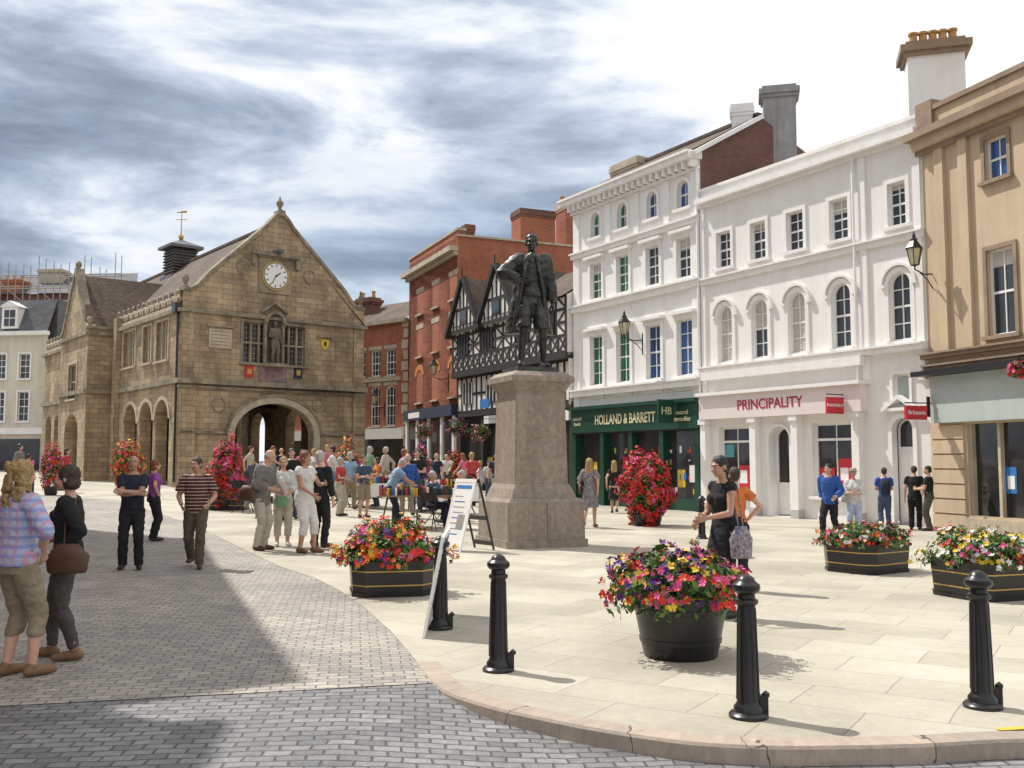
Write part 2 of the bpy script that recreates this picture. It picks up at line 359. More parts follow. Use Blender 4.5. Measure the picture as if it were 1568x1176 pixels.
grid_sheet('sett_road',road,SETTG,roadz,.33,lim=(-3,3,2,8))
KC=[Vector((60,kerbC[0][1]))]+[Vector(p) for p in kerbC]
V=[];Fc=[]
for i,p in enumerate(KC):
    t=(KC[min(i+1,len(KC)-1)]-KC[max(i-1,0)]).normalized(); n=Vector((t.y,-t.x))
    if n.y>0: n=-n
    if i> len(KC)-9 and n.x>0: n=-n
    o=p+n*.02; q=p-n*.16
    for w,z in ((o,-.14),(o,-.012),(p+n*.008,.006),(q,.006),(q,-.02)): V.append(Vector((w.x,w.y,z)))
for i in range(len(KC)-1):
    for k in range(4): Fc.append((i*5+k,i*5+5+k,i*5+6+k,i*5+1+k))
me=bpy.data.meshes.new('kerb'); me.from_pydata([tuple(v) for v in V],[],Fc)
me.uv_layers.new(name='UVMap'); uvl=me.uv_layers[0]; cum=[0]
for i in range(1,len(KC)): cum.append(cum[-1]+(KC[i]-KC[i-1]).length)
for p in me.polygons:
    for li in p.loop_indices:
        vi=me.loops[li].vertex_index; uvl.data[li].uv=(cum[vi//5],(vi%5)*.05+.5)
meshobj('kerb',me,None,KERB)
b=Bd('road_marking'); q0=G(1532,1121); q1=G(1700,1112)
b.mesh('yellow_line',YEL,[Vector((q0.x,q0.y,.0105)),Vector((q1.x,q1.y,.0105)),Vector((q1.x,q1.y+.06,.0105)),Vector((q0.x,q0.y+.06,.0105))],[(0,1,2,3)]); b.done()
b=Bd('drain_cover'); dc=G(1270,1166)
b.box('grate',BLACK,WORLD,dc.x-.25,dc.x+.25,-.1,-.097,-dc.y-.12,-dc.y+.12)
for i in range(8): b.box('bars',CHIMR,WORLD,dc.x-.23+i*.06,dc.x-.20+i*.06,-.0965,-.092,-dc.y-.1,-dc.y+.1)
b.done()

# ================================================================ RIGHT ROW
def RX(Y): return 10.9-.596*(Y-23.7)
FB=Frame((RX(37.9),37.9),(RX(31.6),31.6)); FC=Frame((RX(31.6),31.6),(RX(24.45),24.45))
FD=Frame((RX(24.45),24.45),(RX(24.45)+.336*10,14.45))
# --- B
b=Bd('stucco_shop_building'); F=FB; L=F.L; H=[]
zt=F.z(1048,250)
rowsB=[(F.z(1048,318),F.z(1048,280)),(F.z(1048,425),F.z(1048,363)),(F.z(1048,575),F.z(1048,489))]
cols=[F.a(913,430),F.a(954,430),F.a(1000,430),F.a(1048,430)]
glz=[GLG,GLG,GLB,GLB]
for i,a in enumerate(cols):
    z0,z1=rowsB[0]; win(b,F,H,a,.56,z0,z1+.1,rise=.28,cols=2,rows=2,gl=glz[i],sur=.12)
    z0,z1=rowsB[1]; win(b,F,H,a,.72,z0,z1,cols=2,rows=4,gl=(glz[i] if i<2 else GL),sur=.13,hood=1,blind=.3 if i in(0,3) else 0)
    z0,z1=rowsB[2]; win(b,F,H,a,.78,z0,z1,cols=2,rows=4,gl=glz[i],sur=.14,hood=1,blind=.0)
    b.box('window_aprons',WHITET,F,a-.5,a+.5,rowsB[2][0]-.5,rowsB[2][0]-.1,0,.05)
zf1=F.z(1048,617); zf0=F.z(1048,657)
b.wall('walls',WHITE,F,[(0,zf1-.3),(L,zf1-.3),(L,zt),(0,zt)],H)
for py,h,dd in ((343,.16,.14),(438,.2,.16),(588,.22,.2)):
    z=F.z(1048,py); b.box('string_courses',WHITET,F,-.05,L-.003,z-h/2,z+h/2,.0,dd); b.box('string_courses',WHITET,F,-.08,L-.003,z+h/2,z+h/2+.06,.0,dd+.08)
for a in (-.0,L-.45): b.box('pilasters',WHITET,F,a+.01,a+.4,zf1,zt-.4,.0,.06)
for i in range(3):
    m_=(cols[i]+cols[i+1])/2; b.box('pilasters',WHITET,F,m_-.14,m_+.14,F.z(1048,343)+.13,zt-.4,.0,.07)
b.box('cornice',WHITET,F,-.1,L-.003,zt-.38,zt-.3,0,.12); b.box('cornice',WHITET,F,-.3,L-.003,zt-.05,zt+.12,-.1,.5); b.box('cornice',WHITET,F,-.36,L-.003,zt+.121,zt+.2,-.1,.58)
for i in range(22):
    a=.05+i*(L-.25)/21; b.box('cornice_brackets',WHITET,F,a,a+.12,zt-.299,zt-.052,.0,.36)
rd=2.7
zr=zt+1.9
b.face('roof',TILE,[F.p(-.3,zt+.15,.45),F.p(L,zt+.15,.45),F.p(L,zr,-rd),F.p(-.3,zr,-rd)]); b.face('roof',TILE,[F.p(-.3,zt+.15,-7),F.p(L,zt+.15,-7),F.p(L,zr,-rd),F.p(-.3,zr,-rd)])
b.box('ridge_tiles',TILE,F,-.3,L+.05,zr-.03,zr+.09,-rd-.12,-rd+.12)
b.mesh('gable_wall',BRICKD,[F.p(L-.01,0,0),F.p(L-.01,0,-7),F.p(L-.01,zt+.14,-7),F.p(L-.01,zr-.02,-rd),F.p(L-.01,zt+.14,0)],[(0,1,2,3,4)])
b.mesh('side_wall',BRICKD,[F.p(.0,0,0),F.p(0,0,-7),F.p(0,zt+.14,-7),F.p(0,zr-.02,-rd),F.p(0,zt+.14,0)],[(0,1,2,3,4)])
b.strip('verge_coping',WHITET,Frame(tuple(F.p(L,0,-7)[:2]),tuple(F.p(L,0,.4)[:2])),[(7.4,zt+.12),(7-rd,zr)],-.14,-.2,.1)
b.box('fascia',GREEN,F,.1,L+.0,zf0,zf1,.0,.26); b.box('fascia_cornice',GREEN,F,.05,L-.003,zf1+.001,zf1+.12,.0,.4); b.box('shop_ceiling',DARK,F,.1,L-.02,zf0-.05,zf0-.003,-1,.2)
for a in (.1,1.9,3.6,5.3,L-.25): b.box('shop_pilasters',GREEN,F,a,a+.22,-.1,zf0-.004,-.1,.2)
b.box('stall_riser',GREEN,F,.3,L-.3,-.1,.4,-.1,.02); b.box('shop_glass',GLD,F,.2,L-.2,.4,zf0-.05,-.16,-.1)
cs=[REDP,YEL,PAPER,YEL,REDP,mat('lime_poster',(.3,.5,.1)),PAPER,ORAN]
for i in range(11):
    a=.5+i*.6; w=random.uniform(.2,.42); z=random.uniform(.6,1.5); b.box('posters',cs[i%8],F,a,a+w,z,z+random.uniform(.4,.7),-.098,-.09)
for i in range(60):
    a=.4+random.random()*(L-.9); z=random.choice((.55,1.0,1.5,1.9)); b.box('display_goods',random.choice(cs+[DARK,BLUEP]),F,a,a+random.uniform(.05,.14),z,z+random.uniform(.1,.24),-.099,-.085+random.random()*.01)
cl=mat('cream_letters',(.7,.65,.4))
b.text('lettering',cl,F,F.a(967,640)-.1,(zf0+zf1)/2,.275,'HOLLAND & BARRETT',.5,wide=.70,bold=.008)
b.text('lettering',cl,F,.55,(zf0+zf1)/2,.275,'natural\nfoods',.2); b.text('lettering',cl,F,L-.75,(zf0+zf1)/2,.275,'natural\nremedies',.22)
bb=F.sub(L-1.1,1.0,L-1.1,.3)
b.box('hanging_sign',GREEN,bb,0,.65,zf0+.2,zf1+.1,-.04,.04); b.text('lettering',cl,bb,.33,(zf0+zf1)/2+.15,.045,'HB',.35)
b.tube('downpipe',WHITET,[F.p(L-.06,zf1,.1),F.p(L-.06,zt-.4,.1)],[.05,.05])
b.done()
def chimney(name,F,a,w,d,dep,z0,z1,m,pots=0,cap=None,capw=.14):
    b=Bd(name); cap=cap or m
    b.box('stack',m,F,a,a+w,z0,z1,d-dep,d); b.box('cap',cap,F,a-capw*.5,a+w+capw*.5,z1+.001,z1+.12,d-dep-capw*.5,d+capw*.5); b.box('cap',cap,F,a-capw,a+w+capw,z1+.121,z1+.3,d-dep-capw,d+capw); b.box('cap',cap,F,a-.03,a+w+.03,z1+.301,z1+.42,d-dep-.03,d+.03)
    for i in range(pots):
        c=F.p(a+w/2 if pots==1 else a+w*(.15+.7*i/(pots-1)),z1+.42,d-dep/2)
        b.revolve('chimney_pots',CHIM,c,[(.13,0),(.12,.05),(.1,.32),(.13,.34),(.13,.4),(.08,.4),(.07,.1)],12)
    b.done()
def chim_px(name,F,d,pxl,pxr,pyt,z0,m,dep,pots=0,cap=None,capw=.14,w=None):
    a0,z1=F.at(pxl,pyt,d); a1,_=F.at(pxr,pyt,d); chimney(name,F,a0,(w or a1-a0),d,dep,z0,z1-.42,m,pots,cap,capw)
FX=Frame((FC.p(0,0,-3.4).x,FC.p(0,0,-3.4).y),(FC.p(0,0,-3.4).x+5,FC.p(0,0,-3.4).y-1.2))
chim_px('rendered_chimney',FX,0,1168,1218,132,9,CHIMR,.9)
FX2=Frame((FC.p(0,0,-2.6).x,FC.p(0,0,-2.6).y),(FC.p(0,0,-2.6).x+5,FC.p(0,0,-2.6).y-1.2))
chim_px('rendered_chimney',FX2,0,1120,1152,160,11,WHITE,.7,capw=.06)
chim_px('rendered_chimney',FB,-2.2,935,975,255,11,LSTONE,.6,capw=.06)
# --- C
b=Bd('white_stucco_bank_building'); F=FC; L=F.L; H=[]
zt=F.z(1219,262)
cx=[F.a(1110,450),F.a(1163,450),F.a(1220,450),F.a(1288,450),F.a(1378,450)]
z0,z1=F.z(1219,383),F.z(1219,323)
for i,a in enumerate(cx): win(b,F,H,a,.64 if a<7 else .55,z0,z1,cols=2,rows=4,sur=.11,blind=(0,.2,0,.35,.15)[i],hood=0)
y0,y1=F.z(1219,541),F.z(1219,447)
for i,a in enumerate(cx): win(b,F,H,a,.66,y0,y1,rise=.33,cols=2,rows=4,sur=.13,sill=False,blind=1 if i in(0,2) else (.5 if i==1 else 0))
fz1=F.z(1219,597); fz0=F.z(1219,636)
aP=F.a(1330,450)
dR=F.a(1384,700); win(b,F,H,dR,.62,0.0,F.z(1384,640),rise=.3,cols=1,rows=1,gl=GLD,sur=.12,sill=False,depth=.25)
win(b,F,H,dR,.5,F.z(1384,622),F.z(1384,572),rise=0,cols=1,rows=1,gl=MINT,sur=.08,sill=False)
b.wall('walls',WHITE,F,[(0,fz0),(aP,fz0),(aP,-.1),(L,-.1),(L,zt),(0,zt)],H)
b.box('door_panel',WFRAME,F,dR-.26,dR+.26,0.03,2.0,-.235,-.2)
for z in (.25,1.1): b.box('door_mouldings',WHITET,F,dR-.19,dR-.02,z,z+.7,-.199,-.19); b.box('door_mouldings',WHITET,F,dR+.02,dR+.19,z,z+.7,-.199,-.19)
zd=F.z(1384,636); b.strip('door_pediment',WHITET,F,[(dR+.48,zd+.1),(dR,zd+.42),(dR-.48,zd+.1)],.09,0,.2); b.box('door_pediment_base',WHITET,F,dR-.5,dR+.5,zd+.12,zd+.2,0,.18)
def band(F,a0,a1,z,h,dd,m=WHITET,pn='string_courses'):
    b.box(pn,m,F,a0,a1,z-h/2,z+h/2,.0,dd); b.box(pn,m,F,a0,a1,z+h/2+.001,z+h/2+.05,.0,dd+.07)
zb=F.z(1219,402); band(F,.003,L,zb,.16,.1)
zs=F.z(1219,553); band(F,.003,L,zs,.14,.22)
b.box('balcony_slab',WHITET,F,.2,aP-.1,zs-.32,zs-.075,0,.3)
b.box('parapet',WHITE,F,.003,L-.02,zt+.001,zt+.34,-.3,.0); b.box('cornice',WHITET,F,.003,L-.02,zt-.22,zt-.12,0,.12); b.box('cornice',WHITET,F,.003,L-.02,zt-.119,zt+.04,0,.3); b.box('parapet_coping',WHITET,F,.003,L-.02,zt+.341,zt+.42,-.34,.08)
for px in (1327,1412):
    a=F.a(px,450); b.box('pilasters',WHITET,F,a-.14,a+.08,fz1,zt-.225,.0,.07)
b.box('pilasters',WHITET,F,.02,.2,fz1,zt-.225,0,.07)
for i in range(5):
    a=cx[i]
    b.strip('arch_hoods',WHITET,F,arch(a-.48,a+.48,y0,y1+.17,.48)[2:],.07,.0,.11)
    b.box('arch_imposts',WHITET,F,a-.56,a-.4,y1-.37,y1-.29,.0,.11); b.box('arch_imposts',WHITET,F,a+.4,a+.56,y1-.37,y1-.29,.0,.11)
    b.box('brackets',WHITET,F,a-.48,a-.38,y0-.3,y0-.1,.0,.1); b.box('brackets',WHITET,F,a+.38,a+.48,y0-.3,y0-.1,.0,.1)
b.box('fascia',mat('pale_pink_fascia',(.74,.66,.64),(.7,.62,.6)),F,.1,aP-.12,fz0,fz1,.0,.3); b.box('fascia_cornice',WHITET,F,.05,aP-.08,fz1+.001,fz1+.1,.0,.42)
b.text('lettering',PINKP,F,F.a(1188,625),(fz0+fz1)/2,.305,'PRINCIPALITY',.42,wide=1.0,bold=.006)
GREYP=mat('grey_pilaster_paint',(.50,.49,.47),(.42,.41,.4))
for px in (1084,1160,1224,1318):
    a=F.a(px,700); b.box('shop_pilasters',WHITET,F,a-.11,a+.13,.25,fz0-.16,.0,.22); b.box('shop_pilasters',GREYP,F,a-.14,a+.16,-.05,.249,.0,.26); b.box('shop_pilasters',WHITET,F,a-.15,a+.17,fz0-.159,fz0-.003,.0,.28)
ad0,ad1=F.a(1176,700),F.a(1213,700)
HS=[]
def shopwin(a0,a1,z0=.65):
    w=a1-a0; win(b,F,HS,(a0+a1)/2,w,z0,fz0-.25,cols=2,rows=1,gl=GLD,sur=0,sill=True,fr=.07,depth=.2); b.box('transom',WFRAME,F,a0,a1,fz0-.75,fz0-.68,-.19,-.13)
shopwin(F.a(1101,700),F.a(1148,700)); shopwin(F.a(1244,700),F.a(1308,700))
win(b,F,HS,(ad0+ad1)/2,(ad1-ad0)*.85,0.02,fz0-.3,rise=.35,cols=1,rows=1,gl=GLD,sur=.08,sill=False,depth=.35)
b.wall('shopfront',WHITE,F,[(.1,-.05),(aP,-.05),(aP,fz0-.002),(.1,fz0-.002)],HS,d=.0,depth=.3)
b.box('door_leaf',WFRAME,F,ad0+.1,ad1-.1,.02,1.0,-.34,-.3)
for a0,w,z,h,m_ in ((F.a(1103,700),.42,1.75,.4,mat('teal_poster',(.1,.35,.4))),(F.a(1122,700),.5,.8,.7,REDP),(F.a(1124,700),.36,.95,.4,PAPER),(F.a(1247,700),.55,.9,.55,REDP),(F.a(1275,700),.55,.8,.9,REDP),(F.a(1278,700),.3,1.1,.35,PAPER),(F.a(1250,700),.3,1.0,.3,PAPER),(F.a(1290,700),.3,.75,.3,BLUEP)):
    d=-.19 if m_ is not PAPER else -.186; b.box('posters',m_,F,a0+.03,a0+w,z,z+h,-.198,d)
hs=F.sub(F.a(1303,620),.95,F.a(1303,620),.12)
zz=F.z(1303,622); b.box('hanging_sign',REDP,hs,0,.62,zz-.22,zz+.22,-.04,.04); b.text('lettering',PAPER,hs,.31,zz,.045,'PRINCIPALITY',.11)
b.tube('sign_bracket',BLACK,[hs.p(0,zz+.3,0),hs.p(.85,zz+.3,0)],[.015,.015]); b.box('sign_bracket',BLACK,hs,.66,.8,zz-.1,zz+.42,-.03,.03)
b.tube('downpipe',WHITET,[F.p(F.a(1320,450)-.12,fz1,.12),F.p(F.a(1320,450)-.12,zt-.1,.12)],[.04,.04])
b.box('back_mass',WHITE,F,.02,L-.02,0,zt-.01,-6,-.4)
b.face('roof',SLATE,[F.p(0,zt+.1,-.3),F.p(L,zt+.1,-.3),F.p(L,zt+.9,-4),F.p(0,zt+.9,-4)])
b.done()
# --- D
b=Bd('beige_stucco_bank_building'); F=FD; L=F.L; H=[]
zt=F.z(1480,185)
zw=[(F.z(1530,272),F.z(1530,207)),(F.z(1537,512),F.z(1537,378))]
a=F.a(1532,400)
for k in range(4):
    if a+k*2+.5<L:
        win(b,F,H,a+k*2.0,.66,zw[0][0],zw[0][1],cols=2,rows=2,sur=.1,sm=BEIGED,gl=GLB if k==0 else GL); win(b,F,H,a+k*2.0,.78,zw[1][0],zw[1][1],cols=2,rows=2,sur=.1,sm=BEIGED,blind=.2)
zl=F.z(1480,540)
asx=F.a(1482,700)
b.wall('walls',BEIGE,F,[(0,zl-.3),(L,zl-.3),(L,zt),(0,zt)],H)
for px in (1446,1483): a=F.a(px,400); b.box('pilasters',BEIGE,F,a-.14,a+.14,zl+.1,zt-.4,0,.1)
b.box('cornice',BEIGED,F,-.1,L,zt-.42,zt-.3,0,.14); b.box('cornice',BEIGED,F,-.2,L,zt-.06,zt+.12,-.2,.42); b.box('cornice',BEIGE,F,-.12,L,zt-.3,zt-.062,0,.26); b.box('parapet',BEIGE,F,0,L,zt+.121,zt+.62,-.5,.02); b.box('parapet_coping',BEIGED,F,-.05,L,zt+.621,zt+.74,-.55,.1); b.box('parapet_block',BEIGED,F,-.06,.5,zt+.122,zt+.9,-.56,.12)
band(F,-.1,L,zl,.1,.18,BEIGED,'string_courses'); band(F,-.1,L,zl-.28,.08,.12,BEIGED,'string_courses')
fzt=F.z(1500,572); fzb=F.z(1500,645)
b.box('fascia_cover',BLACK,F,-.1,L,fzt+.04,fzt+.16,0,.5); b.box('fascia',MINT,F,.25,L,fzb,fzt+.03,0,.2)
b.wall('ground_floor_wall',BEIGE,F,[(0,-.1),(L,-.1),(L,zl-.301),(0,zl-.301)],[[(asx,.35),(L-.3,.35),(L-.3,fzb-.05),(asx,fzb-.05)]],depth=.2)
b.box('shop_glass',GLD,F,asx-.02,L-.28,.33,fzb-.03,-.22,-.18)
a=asx
while a<L-.4: b.box('shop_mullions',LSTONE,F,a,a+.08,.35,fzb-.05,-.179,-.06); a+=.85
b.box('stall_riser',LSTONE,F,asx-.1,L,-.05,.3,0,.08)
for i in range(7): b.box('rusticated_blocks',BEIGE,F,.03,asx-.08,.02+i*.36,.34+i*.36,.0,.05)
b.box('posters',BLUEP,F,asx+.9,asx+1.25,.9,1.5,-.178,-.17); b.box('posters',PAPER,F,asx+1.0,asx+1.2,1.0,1.3,-.169,-.165)
hs=F.sub(F.a(1437,630),1.0,F.a(1437,630),.1); zz=F.z(1430,633)
b.box('hanging_sign',REDP,hs,0,.62,zz-.17,zz+.17,-.04,.04); b.text('lettering',PAPER,hs,.31,zz,.045,'Britannia',.15); b.box('sign_bracket',BLACK,hs,.66,.74,zz-.1,zz+.4,-.02,.02); b.tube('sign_bracket_arm',BLACK,[hs.p(0,zz+.24,0),hs.p(.86,zz+.24,0)],[.015,.015])
b.box('back_mass',BEIGE,F,.0,L,0,zt+.1,-7,-.6)
b.done()
FXD=Frame((FD.p(0,0,-2.4).x-2,FD.p(0,0,-2.4).y+.6),(FD.p(0,0,-2.4).x+5,FD.p(0,0,-2.4).y-1.4))
a0,z1=FXD.at(1388,48,0); a1,_=FXD.at(1476,48,0)
chimney('large_chimney',FXD,a0,a1-a0,0,.9,8,z1-.72,WHITE,5,BEIGED,.18)
# --- Tudor
FE=Frame((-2.67,47.7),(2.38,37.95))
b=Bd('timber_framed_building'); F=FE; L=F.L
PL=mat('lime_plaster',(.76,.74,.68),(.66,.64,.58),2,.9,.2)
zg=F.z(790,628); zj=F.z(790,560); ze=F.z(860,455)
b.box('walls',PL,F,0,L,zg,zj,-6,.0); b.box('walls',PL,F,0,L,zj+.001,ze,-6,.25)
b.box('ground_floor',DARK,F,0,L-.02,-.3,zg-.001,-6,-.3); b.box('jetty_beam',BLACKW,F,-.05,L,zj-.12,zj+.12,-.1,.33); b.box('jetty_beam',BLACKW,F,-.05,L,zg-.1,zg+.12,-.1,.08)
def timbers(a0,a1,z0,z1,d,nx,nz,kind='post'):
    for i in range(nx+1):
        a=a0+(a1-a0)*i/nx; b.box('timbers',BLACKW,F,a-.055,a+.055,z0,z1,d+.002,d+.04)
    for j in range(nz+1):
        z=z0+(z1-z0)*j/nz; b.box('timbers',BLACKW,F,a0,a1,z-.055,z+.055,d+.001,d+.037)
    if kind!='post':
        for i in range(nx):
            for j in range(nz):
                A0=a0+(a1-a0)*i/nx; A1=a0+(a1-a0)*(i+1)/nx; Z0=z0+(z1-z0)*j/nz; Z1=z0+(z1-z0)*(j+1)/nz
                if kind=='X' or (i+j)%2==0: b.strip('timbers',BLACKW,F,[(A0,Z0),(A1,Z1)],.08,d+.001,d+.033)
                if kind=='X' or (i+j)%2==1: b.strip('timbers',BLACKW,F,[(A1,Z0),(A0,Z1)],.08,d+.001,d+.031)
timbers(.05,L-.1,zg+.15,zj-.15,0,20,2)
timbers(.05,L-.1,zj+.15,zj+.8,.25,18,1,'X'); timbers(.05,L-.1,zj+.8,ze-.05,.25,14,3,'alt')
for a in (1.3,3.9,7.3,9.4):
    b.box('glass',GL,F,a-.6,a+.6,zj+.9,ze-.5,.26,.31)
    for k in range(5): b.box('window_frames',BLACKW,F,a-.6+k*.3-.02,a-.6+k*.3+.02,zj+.9,ze-.5,.3,.34)
    b.box('glass',GL,F,a-.5,a+.5,zg+.5,zj-.4,.02,.06)
    for k in range(4): b.box('window_frames',WFRAME,F,a-.5+k*.333-.02,a-.5+k*.333+.02,zg+.5,zj-.4,.05,.08)
for (c,w) in ((1.7,3.2),(5.2,3.4)):
    top=ze+2.0
    b.prism('gable_walls',PL,F,[(c-w/2,ze-.4),(c+w/2,ze-.4),(c,top)],.1,.45)
    b.strip('bargeboards',BLACKW,F,[(c-w/2-.2,ze-.55),(c,top+.1)],-.2,.4,.62); b.strip('bargeboards',BLACKW,F,[(c,top+.1),(c+w/2+.2,ze-.55)],-.2,.4,.62)
    b.box('timbers',BLACKW,F,c-w/2,c+w/2,ze-.42,ze-.26,.451,.5); b.box('timbers',BLACKW,F,c-w/4,c+w/4,ze+.6,ze+.72,.451,.49)
    for k in range(-3,4):
        a=c+k*w*.12; zt2=top-abs(a-c)*(top-ze+.4)/(w/2); b.box('timbers',BLACKW,F,a-.05,a+.05,ze-.27,zt2-.1,.451,.485)
    b.box('glass',GL,F,c-.35,c+.35,ze-.1,ze+.55,.46,.51)
    for s_ in(-1,1): b.face('roof',TILE,[F.p(c,top+.12,.62),F.p(c+s_*(w/2+.25),ze-.6,.62),F.p(c+s_*(w/2+.25),ze-.6,-3),F.p(c,top+.12,-3)])
    b.tube('finials',BLACKW,[F.p(c,top,.55),F.p(c,top+.6,.55)],[.04,.03])
b.face('roof',TILE,[F.p(-.2,ze-.1,.5),F.p(L,ze-.1,.5),F.p(L,ze+2.0,-3),F.p(-.2,ze+2.0,-3)])
b.face('roof',TILE,[F.p(-.2,ze-.1,-6.2),F.p(L,ze-.1,-6.2),F.p(L,ze+2.0,-3),F.p(-.2,ze+2.0,-3)])
b.mesh('end_gable',PL,[F.p(L-.01,zg,.2),F.p(L-.01,zg,-6),F.p(L-.01,ze,-6),F.p(L-.01,ze+1.95,-3),F.p(L-.01,ze,.2)],[(0,1,2,3,4)])
b.box('shop_sign',PAPER,F,3.3,5.0,zg-.5,zg-.15,.05,.15); b.box('shop_glass',GLD,F,.3,L-.3,.4,zg-.6,-.3,-.25); b.box('shop_sign',PAPER,F,L-1.3,L-.2,zg-.6,zg-.2,.0,.1)
for a in (.2,2.7,5.4,8,L-.3): b.box('posts',BLACKW,F,a,a+.2,-.2,zg-.1,-.28,.0)
for a in (2.9,5.9,8.4): b.box('posters',random.choice(cs),F,a,a+.5,1.0,1.8,-.249,-.24)
b.box('blue_sign_panel',BLUEP,F,3.4,4.3,zg+.2,zg+.6,.35,.4)
b.done()
# --- Tall brick
FF=Frame((-5.85,55.2),(-2.69,47.75)); b=Bd('tall_brick_house'); F=FF; L=F.L; H=[]
zt=F.z(665,395); cx=[F.a(643,500),F.a(667,500),F.a(694,500)]
rw=[(470,436,0),(538,494,0),(612,560,.35)]
for yb,yt,rise in rw:
    z0,z1=F.z(668,yb),F.z(668,yt)
    for a in cx:
        win(b,F,H,a,1.05,z0,z1,rise=rise,cols=3,rows=4,sur=0,sill=True,sm=LSTONE,fr=.09)
        if rise: b.strip('brick_arches',ORAN,F,arch(a-.53,a+.53,z0,z1+.02,rise)[2:],.28,.002,.03)
        else: b.box('lintels',LSTONE,F,a-.65,a+.65,z1+.01,z1+.28,.0,.02)
zf=F.z(668,640)
b.wall('walls',BRICKR,F,[(0,-.5),(L,-.5),(L,zt),(0,zt)],H)
b.box('cornice',LSTONE,F,-.15,L+.05,zt-.55,zt-.35,0,.2); b.box('cornice',LSTONE,F,-.3,L+.1,zt-.349,zt-.1,0,.45); b.box('parapet',BRICKR,F,0,L,zt+.001,zt+.7,-.4,0); b.box('coping',LSTONE,F,-.05,L+.05,zt+.701,zt+.82,-.45,.06)
b.box('fascia',NAVY,F,0,L,zf,zf+.55,0,.3); b.box('shop_glass',GLD,F,.2,L-.2,.8,zf-.1,.005,.05); b.box('shop_sign',PAPER,F,1,3,zf+.1,zf+.4,.301,.31)
for a in (0,1.9,3.9,6,L-.3): b.box('shop_pilasters',PAPER,F,a,a+.25,0,zf,0,.15)
S=Frame(tuple(F.p(L,0,0)[:2]),tuple(F.p(L,0,-9)[:2])); b.box('side_wall',BRICKR,S,0,9,-.5,zt+.4,-L,-.01); b.box('side_coping',LSTONE,S,0,9,zt+.401,zt+.5,-.4,.06)
b.done()
chim_px('brick_chimney',S,-.3,797,850,318,10,BRICKR,1.2,cap=BRICKD,capw=.06)
chim_px('brick_chimney',S,-.5,866,884,308,10,BRICKR,1.2,pots=2,cap=LSTONE,capw=.06)
chim_px('brick_chimney',FF,-1.0,702,713,350,10,BRICKD,.5,capw=.04)
# --- small brick (side street)
FG=Frame((-14.5,62.6),(-5.9,55.35)); b=Bd('brick_townhouse'); F=FG; L=F.L; H=[]
zt=F.z(600,490)
for yb,yt,rise in ((575,534,0),(652,590,.3)):
    z0,z1=F.z(598,yb),F.z(598,yt)
    for px in (529,552,575,598):
        a=F.a(px,560); win(b,F,H,a,.85,z0,z1,rise=rise,cols=3,rows=4,sur=0,sm=LSTONE,fr=.08)
        b.box('lintels',LSTONE,F,a-.55,a+.55,z1+.01,z1+.22,0,.03)
b.wall('walls',BRICKR,F,[(0,-.5),(L,-.5),(L,zt),(0,zt)],H)
for i in range(14): b.box('quoins',LSTONE,F,L-(.5 if i%2 else .35),L+.01,1.2+i*.62,1.2+i*.62+.5,.0,.04)
b.box('string_courses',LSTONE,F,0,L-.55,F.z(600,583),F.z(600,577),0,.1); b.box('cornice',LSTONE,F,-.1,L,zt-.2,zt,0,.3)
b.face('roof',TILE,[F.p(-.2,zt,.3),F.p(L+.2,zt,.3),F.p(L+.2,zt+1.5,-2.4),F.p(-.2,zt+1.5,-2.4)]); b.box('back_mass',BRICKR,F,0,L,0,zt-.01,-5,-.3)
zf=F.z(600,672); b.box('shop_sign',PAPER,F,.5,L-.3,zf,zf+.6,0,.2); b.box('shop_glass',GLD,F,.5,L-.3,0,zf-.01,0,.05)
b.done()
chim_px('brick_chimney',FG,-1,545,568,458,8,BRICKD,.8,pots=2)
# --- left white terrace
D=62.; FH=Frame(((-260-784)/FP*D,D+2),((69-784)/FP*D,D)); b=Bd('cream_georgian_building'); F=FH; L=F.L; H=[]
zt=F.z(30,508)
CREAM=mat('cream_stucco',(.66,.62,.52),(.58,.54,.45),1,.8,.1,streak=.15)
for yb,yt in ((580,542),(645,600)):
    for px in (-160,-120,-80,-40,0,37): win(b,F,H,F.a(px,580),.75,F.z(20,yb),F.z(20,yt),cols=2,rows=4,sur=.1)
b.wall('walls',CREAM,F,[(0,-.5),(L,-.5),(L,zt),(0,zt)],H)
b.box('cornice',WHITET,F,0,L+.1,zt-.25,zt,0,.35); b.box('string_courses',WHITET,F,0,L,F.z(20,665),F.z(20,655),0,.2)
b.face('mansard_roof',SLATE,[F.p(0,zt+.01,.1),F.p(L,zt+.01,.1),F.p(L,zt+2.2,-.9),F.p(0,zt+2.2,-.9)]); b.box('back_mass',SLATE,F,0,L,0,zt+2.2,-6,-.91)
for px in (-100,-45,17):
    a=F.a(px,490); b.box('dormers',WHITET,F,a-.55,a+.55,zt+.2,zt+1.6,-.8,.15); b.box('dormer_glass',GL,F,a-.38,a+.38,zt+.35,zt+1.4,.1,.16)
    b.box('dormer_bars',WFRAME,F,a-.015,a+.015,zt+.35,zt+1.4,.155,.18); b.box('dormer_bars',WFRAME,F,a-.38,a+.38,zt+.85,zt+.9,.155,.185); b.prism('dormer_pediment',WHITET,F,[(a-.7,zt+1.601),(a+.7,zt+1.601),(a,zt+2.0)],-.7,.25)
b.box('shop_glass',GLD,F,L-6,L-.3,1.0,F.z(20,672),0,.05)
b.done()
FJ=Frame(((-200-784)/FP*80,82),((205-784)/FP*80,80)); b=Bd('slate_roofed_building'); F=FJ; L=F.L
zz0=F.z(60,450); b.box('walls',BRICKD,F,0,L,0,zz0,-8,0); b.face('roof',SLATE,[F.p(0,zz0,.3),F.p(L,zz0,.3),F.p(L-2,zz0+2.4,-4),F.p(0,zz0+2.4,-4)])
b.done()
b=Bd('scaffolding')
